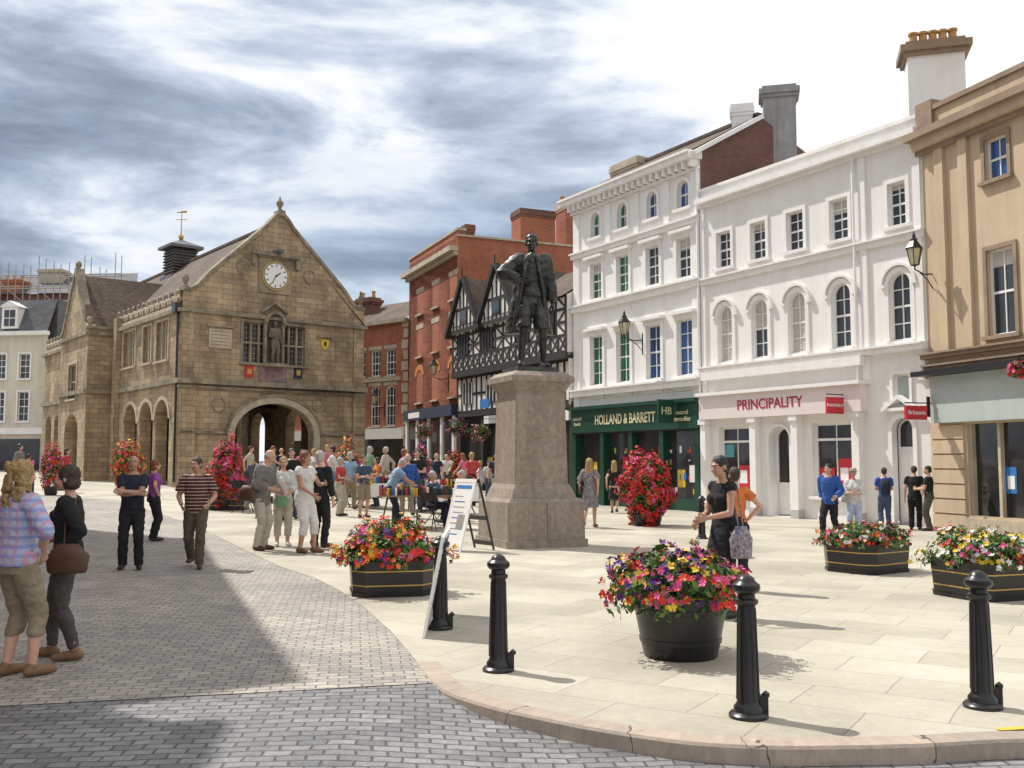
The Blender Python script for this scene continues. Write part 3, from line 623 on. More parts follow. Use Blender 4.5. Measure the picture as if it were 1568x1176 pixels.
for i in range(12):
    a=L-1-i*1.3; tp=zz0+1.6+random.random()*1.4
    for dd in (.9,1.9): b.tube('standards',CHIMR,[F.p(a,0,dd),F.p(a,tp,dd)],[.035,.035],6)
for z in (zz0-3,zz0-1,zz0+.3,zz0+1.2):
    for dd in(.95,1.95): b.tube('ledgers',CHIMR,[F.p(L-15.4,z,dd),F.p(L-.5,z,dd)],[.035,.035],6)
for i in range(0,11,2): a=L-1-i*1.3; b.tube('braces',CHIMR,[F.p(a,zz0-1,2),F.p(a-2.6,zz0+1.2,2)],[.03,.03],6)
for z in (zz0-2.95,zz0-.95): b.box('boards',LSTONE,F,L-15,L-1,z,z+.07,1,1.9)
b.done()
chim_px('brick_chimney',FJ,0,-2,30,428,8,BRICKR,1.5,pots=3); chim_px('brick_chimney',FJ,-2,60,95,412,8,LSTONE,1.2,pots=0)
def townhouse(A,B,h,n):
    b=Bd('brick_terrace_house'); F=Frame(A,B); L=F.L; H=[]
    for r in range(4):
        for i in range(n):
            win(b,F,H,L*(i+.5)/n,1.0,1.0+r*3.3,2.7+r*3.3,cols=3,rows=4,sur=.1)
    b.wall('walls',BRICKR,F,[(0,-.2),(L,-.2),(L,h),(0,h)],H); b.box('cornice',LSTONE,F,0,L,h+.001,h+.25,-.2,.35)
    b.box('back_mass',BRICKR,F,0,L,-.2,h,-7,-.35); b.face('roof',SLATE,[F.p(0,h+.25,.2),F.p(L,h+.25,.2),F.p(L,h+1.6,-3.5),F.p(0,h+1.6,-3.5)]); b.done()
townhouse((-10.3,13.4),(-14.9,25.5),14,4)
townhouse((-8.2,-1),(-9.95,11.9),13.0,4)
# ================================================================ MARKET HALL
FHf=Frame((-13.57,40),(-6.95,45.7)); Fh=FHf; L=Fh.L
b=Bd('old_market_hall'); F=Fh; H=[]
zE=F.z(280,474); zM=F.z(275,582); zs=F.z(284,440); za=F.z(422,326); c=L/2
gab=[(L,zs-.1),(L-.35,zs-.12),(L-.7,zs+.1),(L-.95,zs+.42),(L-1.2,zs+.72),(c+.55,za-.62),(c+.3,za-.3),(c,za),(c-.3,za-.3),(c-.55,za-.62),(1.2,zs+.72),(.95,zs+.42),(.7,zs+.1),(.35,zs-.12),(0,zs-.1)]
a0,a1=F.a(358,680),F.a(480,680); wA=(a1-a0); zA=F.z(420,618)
H.append(arch(a0,a1,.3,zA,(wA/2)*.72,20))
b.strip('arch_moulding',LSTONE,F,arch(a0,a1,.5,zA,(wA/2)*.72,20)[1:]+[(a0,.5)],.28,.002,.08)
b.strip('arch_moulding',STONET,F,arch(a0-.29,a1+.29,.5,zA+.29,(wA/2)*.72+.29,20)[2:],.1,.0,.13)
wz0,wz1=F.z(390,556),F.z(390,494)
for pl_,pr_ in ((372,410),(431,467)):
    w0,w1=F.a(pl_,520),F.a(pr_,520); cc=(w0+w1)/2
    win(b,F,H,cc,w1-w0,wz0,wz1,cols=3,rows=2,fm=STONET,gl=GL,sur=.12,sm=STONET,depth=.22,fr=.06)
    for k in (1,2): x=w0+(w1-w0)*k/3; b.box('mullions',STONET,F,x-.04,x+.04,wz0,wz1,-.2,-.06)
    b.box('mullions',STONET,F,w0,w1,(wz0+wz1)/2-.04,(wz0+wz1)/2+.04,-.2,-.07)
    for k in range(1,9): x=w0+(w1-w0)*k/9; b.box('leading',LSTONE,F,x-.006,x+.006,wz0,wz1,-.214,-.208)
    for k in range(1,8): z=wz0+(wz1-wz0)*k/8; b.box('leading',LSTONE,F,w0,w1,z-.006,z+.006,-.2145,-.2075)
b.wall('front_wall',STONE,F,[(0,.1),(L,.1)]+gab,H,depth=.5)
b.wall('gable_back',STONE,F,[(0,zE),(L,zE)]+gab,[],d=-.35)
b.strip('gable_coping',STONET,F,gab,.14,-.4,.08)
for z,h,dd in ((zE,.14,.16),(zM,.22,.2),(zM-.24,.08,.13),(F.z(275,657)-.1,.1,.1)):
    if z<zM-1:
        b.box('string_courses',STONET,F,-.05,a0-.45,z-h/2,z+h/2,0,dd); b.box('string_courses',STONET,F,a1+.45,L+.05,z-h/2,z+h/2,0,dd)
    else: b.box('string_courses',STONET,F,-.12,L+.12,z-h/2,z+h/2,-.1,dd)
for a in (.0,L-.55): b.box('corner_piers',STONE,F,a-.06,a+.61,.1,zM-.29,-.6,.1); b.box('corner_piers',STONE,F,a-.02,a+.5,zM+.12,zE-.08,-.5,.05)
nz0,nz1=F.z(415,557),F.z(415,487); na=F.a(418,520)
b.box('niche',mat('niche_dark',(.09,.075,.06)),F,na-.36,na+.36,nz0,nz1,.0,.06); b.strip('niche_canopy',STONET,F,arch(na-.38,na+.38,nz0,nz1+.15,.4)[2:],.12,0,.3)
b.strip('niche_pediment',STONET,F,[(na+.6,nz1+.2),(na,nz1+.62),(na-.6,nz1+.2)],.08,0,.22)
for s_ in(-1,1): b.box('niche_posts',STONET,F,na+s_*.42-.05,na+s_*.42+.05,nz0,nz1,0,.16)
b.box('niche_shelf',STONET,F,na-.5,na+.5,nz0-.15,nz0,0,.4)
b.box('arms_panel',mat('arms_panel',(.36,.2,.15),(.12,.12,.2),6),F,F.a(396,575),F.a(438,575),F.z(415,585),F.z(415,562),0,.07)
for px,py,m_ in ((381,569,REDP),(456,571,NAVY)): a,z=F.at(px,py); b.box('shields',m_,F,a-.2,a+.2,z-.24,z+.24,0,.06); b.box('shields',GOLD,F,a-.1,a+.1,z-.12,z+.12,.061,.08)
a,z=F.at(497,527); b.prism('shields',YEL,F,[(a-.2,z+.2),(a+.2,z+.2),(a+.2,z-.05),(a,z-.3),(a-.2,z-.05)],0,.06); b.box('shields',BLACKW,F,a-.06,a+.06,z-.1,z+.1,.061,.07); b.box('string_courses',STONET,F,a-.4,a+.4,z+.3,z+.38,0,.12)
a,z=F.at(337,518); b.box('plaque',LSTONE,F,a-.5,a+.5,z-.42,z+.42,.0,.04)
for k in range(5): b.box('plaque_lines',STONET,F,a-.42,a+.42,z-.3+k*.14,z-.27+k*.14,.041,.046)
b.box('plaque_hood',STONET,F,a-.6,a+.6,z+.46,z+.55,0,.12)
for px,py in ((487,620),(335,620),(372,408),(474,424)):
    a,z=F.at(px,py); b.strip('roundels',STONET,F,[(a+.26*math.cos(t*math.pi/8),z+.26*math.sin(t*math.pi/8)) for t in range(16)],.06,0,.04,closed=True)
ca,cz=F.at(421,423); cr=.58
def disc(pn,m_,a,z,r,d0,d1,n=40): b.prism(pn,m_,F,[(a+r*math.cos(2*math.pi*i/n),z+r*math.sin(2*math.pi*i/n)) for i in range(n)],d0,d1)
b.box('clock_panel',STONET,F,ca-.78,ca+.78,cz-.78,cz+.78,0,.04); b.box('clock_hood',STONET,F,ca-1.15,ca+1.15,cz+.84,cz+.98,0,.25); b.box('clock_hood',STONET,F,ca-.9,ca+.9,cz+.78,cz+.839,0,.14)
b.box('clock_hood',STONET,F,ca-1.15,ca-.95,cz+.4,cz+.839,0,.16); b.box('clock_hood',STONET,F,ca+.95,ca+1.15,cz+.4,cz+.839,0,.16); b.box('clock_lamp',LEAD,F,ca-.12,ca+.12,cz+.98,cz+1.1,0,.6)
disc('clock_rim',GOLD,ca,cz,cr+.06,.04,.09); disc('clock_ring',BLACK,ca,cz,cr,.09,.1); disc('clock_face',PAPER,ca,cz,cr-.03,.1,.112)
for i in range(12):
    t=i*math.pi/6; r0,r1=cr-.17,cr-.06; b.strip('clock_numerals',BLACK,F,[(ca+r0*math.sin(t),cz+r0*math.cos(t)),(ca+r1*math.sin(t),cz+r1*math.cos(t))],.045,.112,.12)
for ang,ln,w in ((R(48),.26,.045),(R(205),.40,.03)): b.strip('clock_hands',BLACK,F,[(ca-.06*math.sin(ang),cz-.06*math.cos(ang)),(ca+ln*math.sin(ang),cz+ln*math.cos(ang))],w,.121,.13)
def finial(F,a,z,d,h=.7):
    p=F.p(a,z,d); b.revolve('finials',STONET,p,[(.14,0),(.14,.1),(.07,.16),(.1,.28),(.16,.4),(.13,.52),(.06,.6),(.05,h),(0,h+.02)],10)
b.box('apex_block',STONET,F,c-.16,c+.16,za-.1,za+.15,-.4,.1); p=F.p(c,za+.15,-.15); b.revolve('finials',STONET,p,[(.12,0),(.07,.15),(.16,.3),(.16,.42),(.06,.5),(.03,.65),(0,.66)],10)
finial(F,L-.12,zs+.0,-.15,.8); finial(F,.15,zs+.0,-.15,.6)
Fs=Frame((-28.0,58.4),(-13.57,40)); F=Fs; LS=F.L; H=[]
def sw(px0,px1,py0,py1,cols):
    a0_,a1_=F.a(px0,520),F.a(px1,520); z0_,z1_=F.z((px0+px1)/2,py1),F.z((px0+px1)/2,py0)
    win(b,F,H,(a0_+a1_)/2,a1_-a0_,z0_,z1_,cols=cols,rows=2,fm=LSTONE,sur=.12,sm=LSTONE,depth=.2,fr=.06)
    for k in range(1,cols): x=a0_+(a1_-a0_)*k/cols; b.box('mullions',LSTONE,F,x-.04,x+.04,z0_,z1_,-.19,-.05)
sw(190,208,508,562,3); sw(220,232,500,556,2); sw(240,258,492,552,3)
zsp=F.z(250,612)
for pa,pb in ((190,210),(214,234),(238,259)):
    a0_,a1_=F.a(pa,650),F.a(pb,650); H.append(arch(a0_,a1_,.3,zsp,(a1_-a0_)/2*.95,14)); b.strip('arch_moulding',LSTONE,F,arch(a0_,a1_,zsp-.9,zsp,(a1_-a0_)/2*.95,14)[2:],.16,.002,.07)
for k in range(4):
    a0_=.8+k*2.0; H.append(arch(a0_,a0_+1.4,.3,zsp,.66,14))
b.wall('side_wall',STONE,F,[(0,.1),(LS,.1),(LS,zE),(0,zE)],H,depth=.5)
b.box('string_courses',STONET,F,0,LS+.1,zM-.1,zM+.1,0,.15); b.box('string_courses',STONET,F,0,LS+.1,zE-.08,zE+.08,0,.2)
b.box('parapet',LSTONE,F,0,LS-.3,zE+.081,zE+.3,-.3,.05)
a=.3
while a<LS-.6:
    b.strip('parapet_scallops',LSTONE,F,arch(a,a+.6,zE+.3,zE+.72,.3,8)[2:],-.12,-.2,.0); p=F.p(a-.06,zE+.3,-.1); b.revolve('parapet_finials',STONET,p,[(.07,0),(.05,.3),(.1,.5),(.1,.6),(.0,.72)],8); a+=.74
a=F.a(182,600); b.box('corner_piers',STONE,F,a-.3,a+.2,.1,zE+.6,0,.25)
Fr=Frame((-6.95,45.7),(-21.38,64.1)); H=[]
for k in range(5):
    a0_=1+k*4.4; H.append(arch(a0_,a0_+1.8,.3,zsp,.85,12))
b.wall('far_side_wall',STONE,Fr,[(0,.1),(LS,.1),(LS,zE),(0,zE)],H,depth=.5)
Fb=Frame((-21.38,64.1),(-28.0,58.4)); b.wall('rear_wall',STONE,Fb,[(0,.1),(L,.1),(L,zE),(c,za),(0,zE)],[],depth=.5)
b.face('ceiling',mat('oak_ceiling',(.07,.05,.035)),[Fs.p(0,zM-.2,-.5),Fs.p(LS,zM-.2,-.5),Fs.p(LS,zM-.2,-L+.5),Fs.p(0,zM-.2,-L+.5)])
for k in range(6): b.box('ceiling_beams',BLACKW,Fs,LS-2-k*3.5,LS-1.7-k*3.5,zM-.55,zM-.21,-L+.5,-.5)
for k in range(4):
    p=Fs.p(LS-4-k*5,0,-L/2); b.revolve('inner_columns',STONE,(p.x,p.y,0),[(.4,.3),(.32,.6),(.28,.7),(.26,zM-1.0),(.4,zM-.7),(.4,zM-.2)],14)
zr=za-.35
b.face('roof',TILE,[Fs.p(0,zE+.1,.0),Fs.p(LS-.3,zE+.1,.0),Fs.p(LS-.3,zr,-L/2),Fs.p(0,zr,-L/2)]); b.face('roof',TILE,[Fs.p(0,zE+.1,-L),Fs.p(LS-.3,zE+.1,-L),Fs.p(LS-.3,zr,-L/2),Fs.p(0,zr,-L/2)])
b.box('ridge_tiles',TILE,Fs,0,LS-.4,zr-.05,zr+.08,-L/2-.12,-L/2+.12)
Fg=Frame((-23.2,50.1),(-20.14,46.2)); F=Fg; Lg=F.L; H=[]; zwa=F.z(113,420); zwe=F.z(128,505)
win(b,F,H,Lg*.5,1.5,F.z(105,612),F.z(105,560),cols=3,rows=2,fm=LSTONE,sur=.12,sm=LSTONE)
H.append(arch(Lg*.25,Lg*.75,.3,zsp-.3,1.1,14))
gw=[(Lg,zwe),(Lg-.5,zwe+.2),(Lg/2,zwa),(.5,zwe+.2),(0,zwe)]
b.wall('wing_gable',STONE,F,[(0,.1),(Lg,.1)]+gw,H,depth=.4); b.strip('wing_coping',STONET,F,gw,.14,-.35,.08); finial(F,Lg/2,zwa,-.1,.5); finial(F,Lg-.1,zwe,-.1,.5)
b.box('string_courses',STONET,F,0,Lg+.05,zM-.1,zM+.1,0,.15); b.box('string_courses',STONET,F,0,Lg+.05,zwe-.3,zwe-.15,0,.12)
Fw=Frame((-20.14,46.2),(-19.1,47.1)); b.box('wing_return',STONE,Fw,0,Fw.L+.3,.1,zwe,-.3,.0); b.box('string_courses',STONET,Fw,-.05,Fw.L,zM-.1,zM+.1,0,.12); b.box('string_courses',STONET,Fw,-.05,Fw.L,zwe-.3,zwe-.15,0,.12); b.box('string_courses',STONET,Fw,-.1,Fw.L,zwe+.001,zwe+.12,-.3,.1)
for s_ in (0,1):
    e=Fg.p(Lg if s_ else 0,zwe,0); m1=Fg.p(Lg/2,zwa-.1,-.2); m2=Fg.p(Lg/2,zwa-.1,-6); e2=Fg.p(Lg if s_ else 0,zwe,-6)
    b.face('roof',TILE,[e,m1,m2,e2])
b.tube('downpipe',BLACK,[Fs.p(LS-.25,.8,.1),Fs.p(LS-.25,zE,.1)],[.05,.05],6); b.box('rain_hopper',BLACK,Fs,LS-.45,LS-.05,zE-.1,zE+.3,.0,.3)
cu=Vector((-18.1,52.8,0))
def cbox(pn,m_,hw,z0,z1):
    t=Fh.t; n=Fh.n; P=[cu+t*sx*hw+n*sy*hw+Vector((0,0,z)) for z in(z0,z1) for sx,sy in((-1,-1),(1,-1),(1,1),(-1,1))]
    b.mesh(pn,m_,P,[(0,1,2,3),(4,5,6,7),(0,1,5,4),(1,2,6,5),(2,3,7,6),(3,0,4,7)])
cz1=13.25; cbox('cupola_base',LEAD,.8,10.6,11.6)
for k in range(9): cbox('cupola_louvres',mat('louvre',(.1,.09,.085)),.68+.03*(k%2),11.6+k*.16,11.68+k*.16)
cbox('cupola_core',BLACK,.62,11.6,cz1-.1); cbox('cupola_cap',LEAD,.92,cz1-.15,cz1)
t=Fh.t*.92; n=Fh.n*.92; cor=[cu+t*sx+n*sy+Vector((0,0,cz1+.001)) for sx,sy in((-1,-1),(1,-1),(1,1),(-1,1))]; tip=cu+Vector((0,0,cz1+.45))
for i in range(4): b.face('cupola_roof',LEAD,[cor[i],cor[(i+1)%4],tip])
b.revolve('cupola_ball',GOLD,tip-Vector((0,0,.08)),[(0,0),(.12,.1),(.15,.2),(.1,.32),(0,.36)],10); b.tube('weather_vane',GOLD,[tip,tip+Vector((0,0,1.6))],[.035,.02],6); b.tube('weather_vane',GOLD,[tip+Vector((-.3,0,1.1)),tip+Vector((.3,0,1.1))],[.02,.02],6); b.tube('weather_vane',GOLD,[tip+Vector((-.25,0,1.5)),tip+Vector((.22,0,1.55))],[.03,.07],6)
b.done()
print('buildings done',flush=True)
# ================================================================ PEOPLE
def ik(a,bb,l1,l2,hint):
    d=bb-a; Ld=d.length; mxl=(l1+l2)*.998
    if Ld>mxl: bb=a+d*(mxl/Ld); d=bb-a; Ld=d.length
    dn=d/Ld; x=(l1*l1-l2*l2+Ld*Ld)/(2*Ld); h=math.sqrt(max(l1*l1-x*x,0)); pp=hint-dn*hint.dot(dn)
    pp=pp.normalized() if pp.length>.001 else Vector((0,1,0))
    return a+dn*x+pp*h,bb
def fab(name,c,c2=None): return mat('cloth_'+name,c,c2 or tuple(x*.72 for x in c),9,.92,.25,bscale=45)
SKIN=mat('skin',(.60,.36,.26),(.52,.29,.20),10,.55); SKINT=mat('skin_tan',(.48,.27,.18),(.41,.22,.15),10,.55)
EYEW=mat('eye_white',(.7,.68,.65),rough=.3); EYED=mat('eye_iris',(.05,.03,.02),rough=.2); LIPS=mat('lips',(.42,.16,.14),rough=.5)
HB=mat('hair_brown',(.06,.035,.02),(.03,.018,.01),30,.6,.4); HBL=mat('hair_blond',(.46,.32,.13),(.24,.15,.06),30,.6,.4); HG=mat('hair_grey',(.5,.49,.47),(.32,.31,.3),30,.7,.4); HR=mat('hair_auburn',(.25,.08,.03),(.14,.05,.02),30,.6,.4); HK=mat('hair_black',(.018,.014,.012),(.01,.008,.007),30,.5,.4)
LEATH=mat('brown_leather',(.10,.045,.022),rough=.5); SHOE=mat('black_shoes',(.02,.018,.017),rough=.4); SHOEB=mat('tan_shoes',(.22,.12,.06),rough=.6); SHOEW=mat('white_shoes',(.6,.58,.55),rough=.6)
WALK=dict(fr=(-.08,-.24,.0),fl=(.09,.26,.06),dz=-.035,hr=(-.24,.16,.92),hl=(.25,-.24,.98))
WALK2=dict(fr=(-.08,.22,.05),fl=(.09,-.22,.0),dz=-.03,hr=(-.25,-.2,.95),hl=(.24,.12,.9))
CROSS=dict(hr=(.10,-.24,1.16),hl=(-.10,-.26,1.20),er=(-1,.2,-.6),el=(1,.2,-.6),curl=.5)
HIP=dict(hr=(-.19,-.04,1.02),er=(-1,.4,0))
HIPL=dict(hl=(.19,-.04,1.02),el=(1,.4,0))
HOLD=dict(hr=(-.07,-.30,1.14),hl=(.07,-.30,1.12),er=(-.6,.3,-1),el=(.6,.3,-1),curl=1)
BEND=dict(lean=42,pel=(0,.12,0),hr=(-.12,-.62,.86),hl=(.14,-.6,.84),head=(0,10),fr=(-.1,-.12,0))
SIT=dict(pel=(0,.12,-.40),fr=(-.12,-.36,0),fl=(.12,-.36,0),hr=(-.12,-.26,.72),hl=(.12,-.28,.74),er=(-.6,.6,-.6),el=(.6,.6,-.6))
def person(name,px,py,top=None,Ht=1.72,yaw=0,pose=None,female=False,skin=None,hair=(None,'short'),topc=None,sleeve=.5,hem=.93,topinf=.014,bot=None,btype='trousers',bhem=.06,shoes=None,loc=None,fat=1.0,props=(),vox=.013,allmat=None,base=None,jacket=None,scale=None,brim=None):
    pose=dict(pose or {}); skin=skin or SKIN; shoes=shoes or SHOE
    if loc is None:
        g=G(px,py)
        if top is not None:
            r=ray(px,top); k=g.y/r.y; Ht=min(max(H0+r.z*k-g.z,1.48),1.9)
        loc=g
    k=scale or Ht/1.75
    AM=(lambda m:allmat) if allmat else (lambda m:m)
    pel=Vector(pose.get('pel',(0,0,0)))+Vector((0,0,pose.get('dz',-.005)))
    hipc=Vector((0,0,.92))+pel
    Rm=Matrix.Rotation(R(pose.get('side',0)),3,'Y')@Matrix.Rotation(R(pose.get('lean',0)),3,'X')
    T=lambda x,y,z: hipc+Rm@Vector((x,y,z-.92))
    sw_=.152 if female else .175
    if female: prof=[(.83,.09,.08,.01),(.89,.158,.112,.012),(.96,.160,.112,.01),(1.08,.122,.092,0),(1.2,.135,.100,-.002),(1.30,.148,.112,-.008),(1.38,.142,.092,0),(1.435,.10,.066,.005),(1.47,.052,.05,.006)]
    else: prof=[(.83,.09,.08,.01),(.89,.145,.108,.01),(.97,.148,.108,.005),(1.08,.140,.100,0),(1.2,.155,.110,0),(1.32,.172,.120,-.002),(1.40,.166,.102,0),(1.455,.115,.072,.004),(1.49,.058,.055,.006)]
    fx=lambda z:(1+(fat-1)*max(0,1-abs(z-1.1)/.3))
    ax=Rm@Vector((1,0,0)); ay=Rm@Vector((0,1,0))
    def torso(bm,z0,z1,inf,flare=0):
        rs=[]
        def samp(z):
            if z<=prof[0][0]: return prof[0][1:]
            for a_,b_ in zip(prof,prof[1:]):
                if z<=b_[0]:
                    t=(z-a_[0])/(b_[0]-a_[0]); return [a_[i]+(b_[i]-a_[i])*t for i in (1,2,3)]
            return prof[-1][1:]
        n=14
        for i in range(n+1):
            z=z0+(z1-z0)*i/n; rx,ry,yo=samp(max(z,.93) if inf>0 else z); e=inf+flare*max(0,(1.05-z))
            rs.append((T(0,yo,z),ax*(rx*fx(z)+e),ay*(ry*fx(z)**1.3+e)))
        loft(bm,rs,18)
    sh={}; el={}; wr={}; hp={}; kn={}; an={}
    for s_,q in ((-1,'r'),(1,'l')):
        sh[q]=T(s_*sw_,.0,1.405)
        tgt=Vector(pose.get('h'+q,(s_*(sw_+.085),-.03,.87)))
        hint=Vector(pose.get('e'+q,(s_*.5,1,0)))
        el[q],wr[q]=ik(sh[q],tgt,.285,.255,hint)
        hp[q]=hipc+Vector((s_*.085,0,-.01))
        f=Vector(pose.get('f'+q,(s_*.10,0,0))); an[q]=Vector((f.x,f.y,.08+f.z))
        kn[q],an[q]=ik(hp[q],an[q],.435,.415,Vector((s_*.08,-1,0)))
    bm=bmesh.new(); torso(bm,.83,1.49,0)
    nk0=T(0,.012,1.45); hy,hpch=pose.get('head',(0,0))
    Hm=Rm@Matrix.Rotation(R(-pose.get('lean',0)*.35),3,'X')@Matrix.Rotation(R(hy),3,'Z')@Matrix.Rotation(R(hpch),3,'X')
    npv=T(0,.0,1.53); HC=npv+Hm@Vector((0,-.018,.105))
    hq=lambda x,y,z: HC+Hm@Vector((x,y,z))
    tube(bm,[nk0,npv+Hm@Vector((0,0,.04))],[.056 if not female else .048,.050 if not female else .043],12)
    ell(bm,hq(0,.012,.022),(.073,.092,.090),Hm); ell(bm,hq(0,-.028,-.035),(.056,.062,.074),Hm); ell(bm,hq(0,-.058,-.088),(.026,.024,.02),Hm)
    tube(bm,[hq(0,-.086,.012),hq(0,-.107,-.022)],[.009,.014],8)
    for s_ in(-1,1): ell(bm,hq(s_*.077,.008,-.012),(.012,.02,.032),Hm,10); ell(bm,hq(s_*.033,-.075,-.03),(.022,.018,.02),Hm,8)
    ell(bm,hq(0,-.078,.03),(.05,.016,.012),Hm,10)
    if female:
        for s_ in(-1,1): ell(bm,T(s_*.065,-.085,1.28),(.058,.055,.058),Rm,12)
    fing=bmesh.new()
    for s_,q in ((-1,'r'),(1,'l')):
        ell(bm,sh[q]+Rm@Vector((-s_*.015,0,0)),(.062,.06,.062),Rm,12)
        am=.95 if female else 1.1
        tube(bm,[sh[q],sh[q].lerp(el[q],.5),el[q]],[.052*am,.046*am,.038*am],12); tube(bm,[el[q],el[q].lerp(wr[q],.3),wr[q]],[.038*am,.038*am,.026*am],12)
        lm=1.05 if female else 1.0
        tube(bm,[hp[q],hp[q].lerp(kn[q],.4),kn[q]],[.088*lm,.080*lm,.054],14); tube(bm,[kn[q],kn[q].lerp(an[q],.3)+Vector((0,.012,0)),an[q]],[.053,.056,.036],12)
        toe=Vector((s_*.03,-.16,0))
        tube(bm,[an[q]+Vector((0,.03,-.04)),an[q]+Vector((s_*.01,-.07,-.045)),an[q]+toe+Vector((0,0,-.052))],[.036,.036,.024],10)
        d=(wr[q]-el[q]).normalized(); inn=Vector((-s_,0,0))
        pn=(inn-d*inn.dot(d)); pn=pn.normalized() if pn.length>.1 else Vector((0,0,-1))
        sd=d.cross(pn).normalized()
        if sd.dot(Vector((0,-1,.3)))<0: sd=-sd
        w=wr[q]; loft(bm,[(w,sd*.025,pn*.019),(w+d*.03,sd*.034,pn*.018),(w+d*.065,sd*.041,pn*.016),(w+d*.095,sd*.038,pn*.012)],12)
        cu=pose.get('curl',.35)
        for i,(off,ln) in enumerate(((.030,.072),(.010,.080),(-.010,.074),(-.029,.058))):
            p0=w+d*.085+sd*off; pts=[p0]; ang=0
            for sgm in range(3):
                ang+=cu*(.6 if sgm==0 else .8); dd=d*math.cos(ang)+pn*math.sin(ang)+sd*off*1.2; pts.append(pts[-1]+dd*ln*(.42,.32,.26)[sgm])
            tube(fing,pts,[.0095,.0088,.008,.0065],8)
        t0=w+d*.025+sd*.028; td=(d*.72+sd*.62+pn*.25).normalized(); t1=t0+td*.042; td2=(d*.9+sd*.2+pn*.4).normalized(); tube(fing,[t0,t1,t1+td2*.032],[.014,.011,.008],8)
    e=empty(name,loc if base is None else (loc[0],loc[1],base),R(yaw)); sd_=random.random()*50
    me=remesh(bm,vox,2,0,k=k); meshobj('body',me,e,AM(skin))
    def rawobj(nm,bm_,m_):
        for v in bm_.verts: v.co=v.co*k
        for f in bm_.faces: f.smooth=True
        me=bpy.data.meshes.new(nm); bm_.to_mesh(me); bm_.free()
        meshobj(nm,me,e,m_)
    rawobj('fingers',fing,AM(skin))
    bm=bmesh.new(); bi=bmesh.new(); bl=bmesh.new()
    for s_ in(-1,1): ell(bm,hq(s_*.031,-.078,.008),(.014,.010,.009),Hm,8); ell(bi,hq(s_*.031,-.0855,.008),(.006,.004,.006),Hm,8)
    ell(bl,hq(0,-.086,-.060),(.024,.008,.007),Hm,8); rawobj('eyes',bm,AM(EYEW)); rawobj('irises',bi,AM(EYED)); rawobj('lips',bl,AM(LIPS))
    hm,hs=hair
    if hm:
        bb_=bmesh.new()
        for s_ in(-1,1): tube(bb_,[hq(s_*.018,-.090,.030),hq(s_*.046,-.080,.032)],[.005,.004],6)
        rawobj('eyebrows',bb_,AM(hm))
        bm=bmesh.new()
        if hs=='short': ell(bm,hq(0,.022,.036),(.083,.096,.089),Hm); ell(bm,hq(0,.05,-.02),(.07,.06,.065),Hm)
        elif hs=='balding':
            for s_ in(-1,1): ell(bm,hq(s_*.062,.03,-.0),(.022,.055,.035),Hm)
            ell(bm,hq(0,.07,-.01),(.06,.036,.045),Hm)
        elif hs=='bob': ell(bm,hq(0,.024,.034),(.092,.102,.096),Hm); ell(bm,hq(0,.04,-.05),(.094,.078,.07),Hm)
        elif hs=='long':
            ell(bm,hq(0,.024,.036),(.092,.102,.096),Hm); loft(bm,[(hq(0,.04,.0),Hm@Vector((.09,0,0)),Hm@Vector((0,.078,0))),(hq(0,.05,-.1),Hm@Vector((.10,0,0)),Hm@Vector((0,.065,0))),(hq(0,.075,-.22),Hm@Vector((.105,0,0)),Hm@Vector((0,.05,0))),(hq(0,.09,-.32),Hm@Vector((.07,0,0)),Hm@Vector((0,.035,0)))],14)
        elif hs=='curly':
            ell(bm,hq(0,.024,.036),(.098,.106,.098),Hm)
            for i in range(110):
                a_=random.uniform(-.25,math.pi+.25); zq=random.uniform(-.30,.09); rr=.085+(.03 if zq<-.05 else .018); q_=random.uniform(.016,.026); ell(bm,hq(math.cos(a_)*rr*1.15,.035+math.sin(a_)*rr*.8,zq),(q_,q_,q_*1.3),Hm,8)
        meshobj('hair',remesh(bm,.008,1,.007,32,sd_,k=k),e,AM(hm))
    if brim:
        bm=bmesh.new(); loft(bm,[(hq(0,.01,.05),Hm@Vector((.15,0,0)),Hm@Vector((0,.165,0))),(hq(0,.01,.062),Hm@Vector((.15,0,0)),Hm@Vector((0,.165,0)))],20); loft(bm,[(hq(0,.012,.05),Hm@Vector((.09,0,0)),Hm@Vector((0,.105,0))),(hq(0,.012,.12),Hm@Vector((.08,0,0)),Hm@Vector((0,.095,0))),(hq(0,.012,.135),Hm@Vector((.05,0,0)),Hm@Vector((0,.06,0)))],20); rawobj('hat',bm,brim)
    def upper(m_,slv,hem_,inf,nm,fl=0):
        bm=bmesh.new(); torso(bm,hem_,1.455,inf,fl)
        for s_,q in ((-1,'r'),(1,'l')):
            ell(bm,sh[q]+Rm@Vector((-s_*.015,0,0)),(.062+inf,.06+inf,.06+inf),Rm,12)
            if female: ell(bm,T(s_*.065,-.085,1.28),(.058+inf,.055+inf,.058+inf),Rm,12)
            am=.95 if female else 1.1
            if slv>0:
                if slv<=1: e1=sh[q].lerp(el[q],slv); tube(bm,[sh[q],e1],[.054*am+inf,(.050+.006)*am+inf],14,False)
                else:
                    e1=el[q].lerp(wr[q],slv-1); tube(bm,[sh[q],sh[q].lerp(el[q],.5),el[q]],[.054*am+inf,.048*am+inf,.042*am+inf],14); tube(bm,[el[q],el[q].lerp(e1,.4),e1],[.042*am+inf,.042*am+inf,.034*am+inf],14,False)
        me=remesh(bm,vox,2,.010,11,sd_,k=k); meshobj(nm,me,e,AM(m_))
    if topc: upper(topc,sleeve,hem,topinf,'shirt')
    if jacket: upper(jacket[0],jacket[1],jacket[2],jacket[3],'jacket',jacket[4] if len(jacket)>4 else .1)
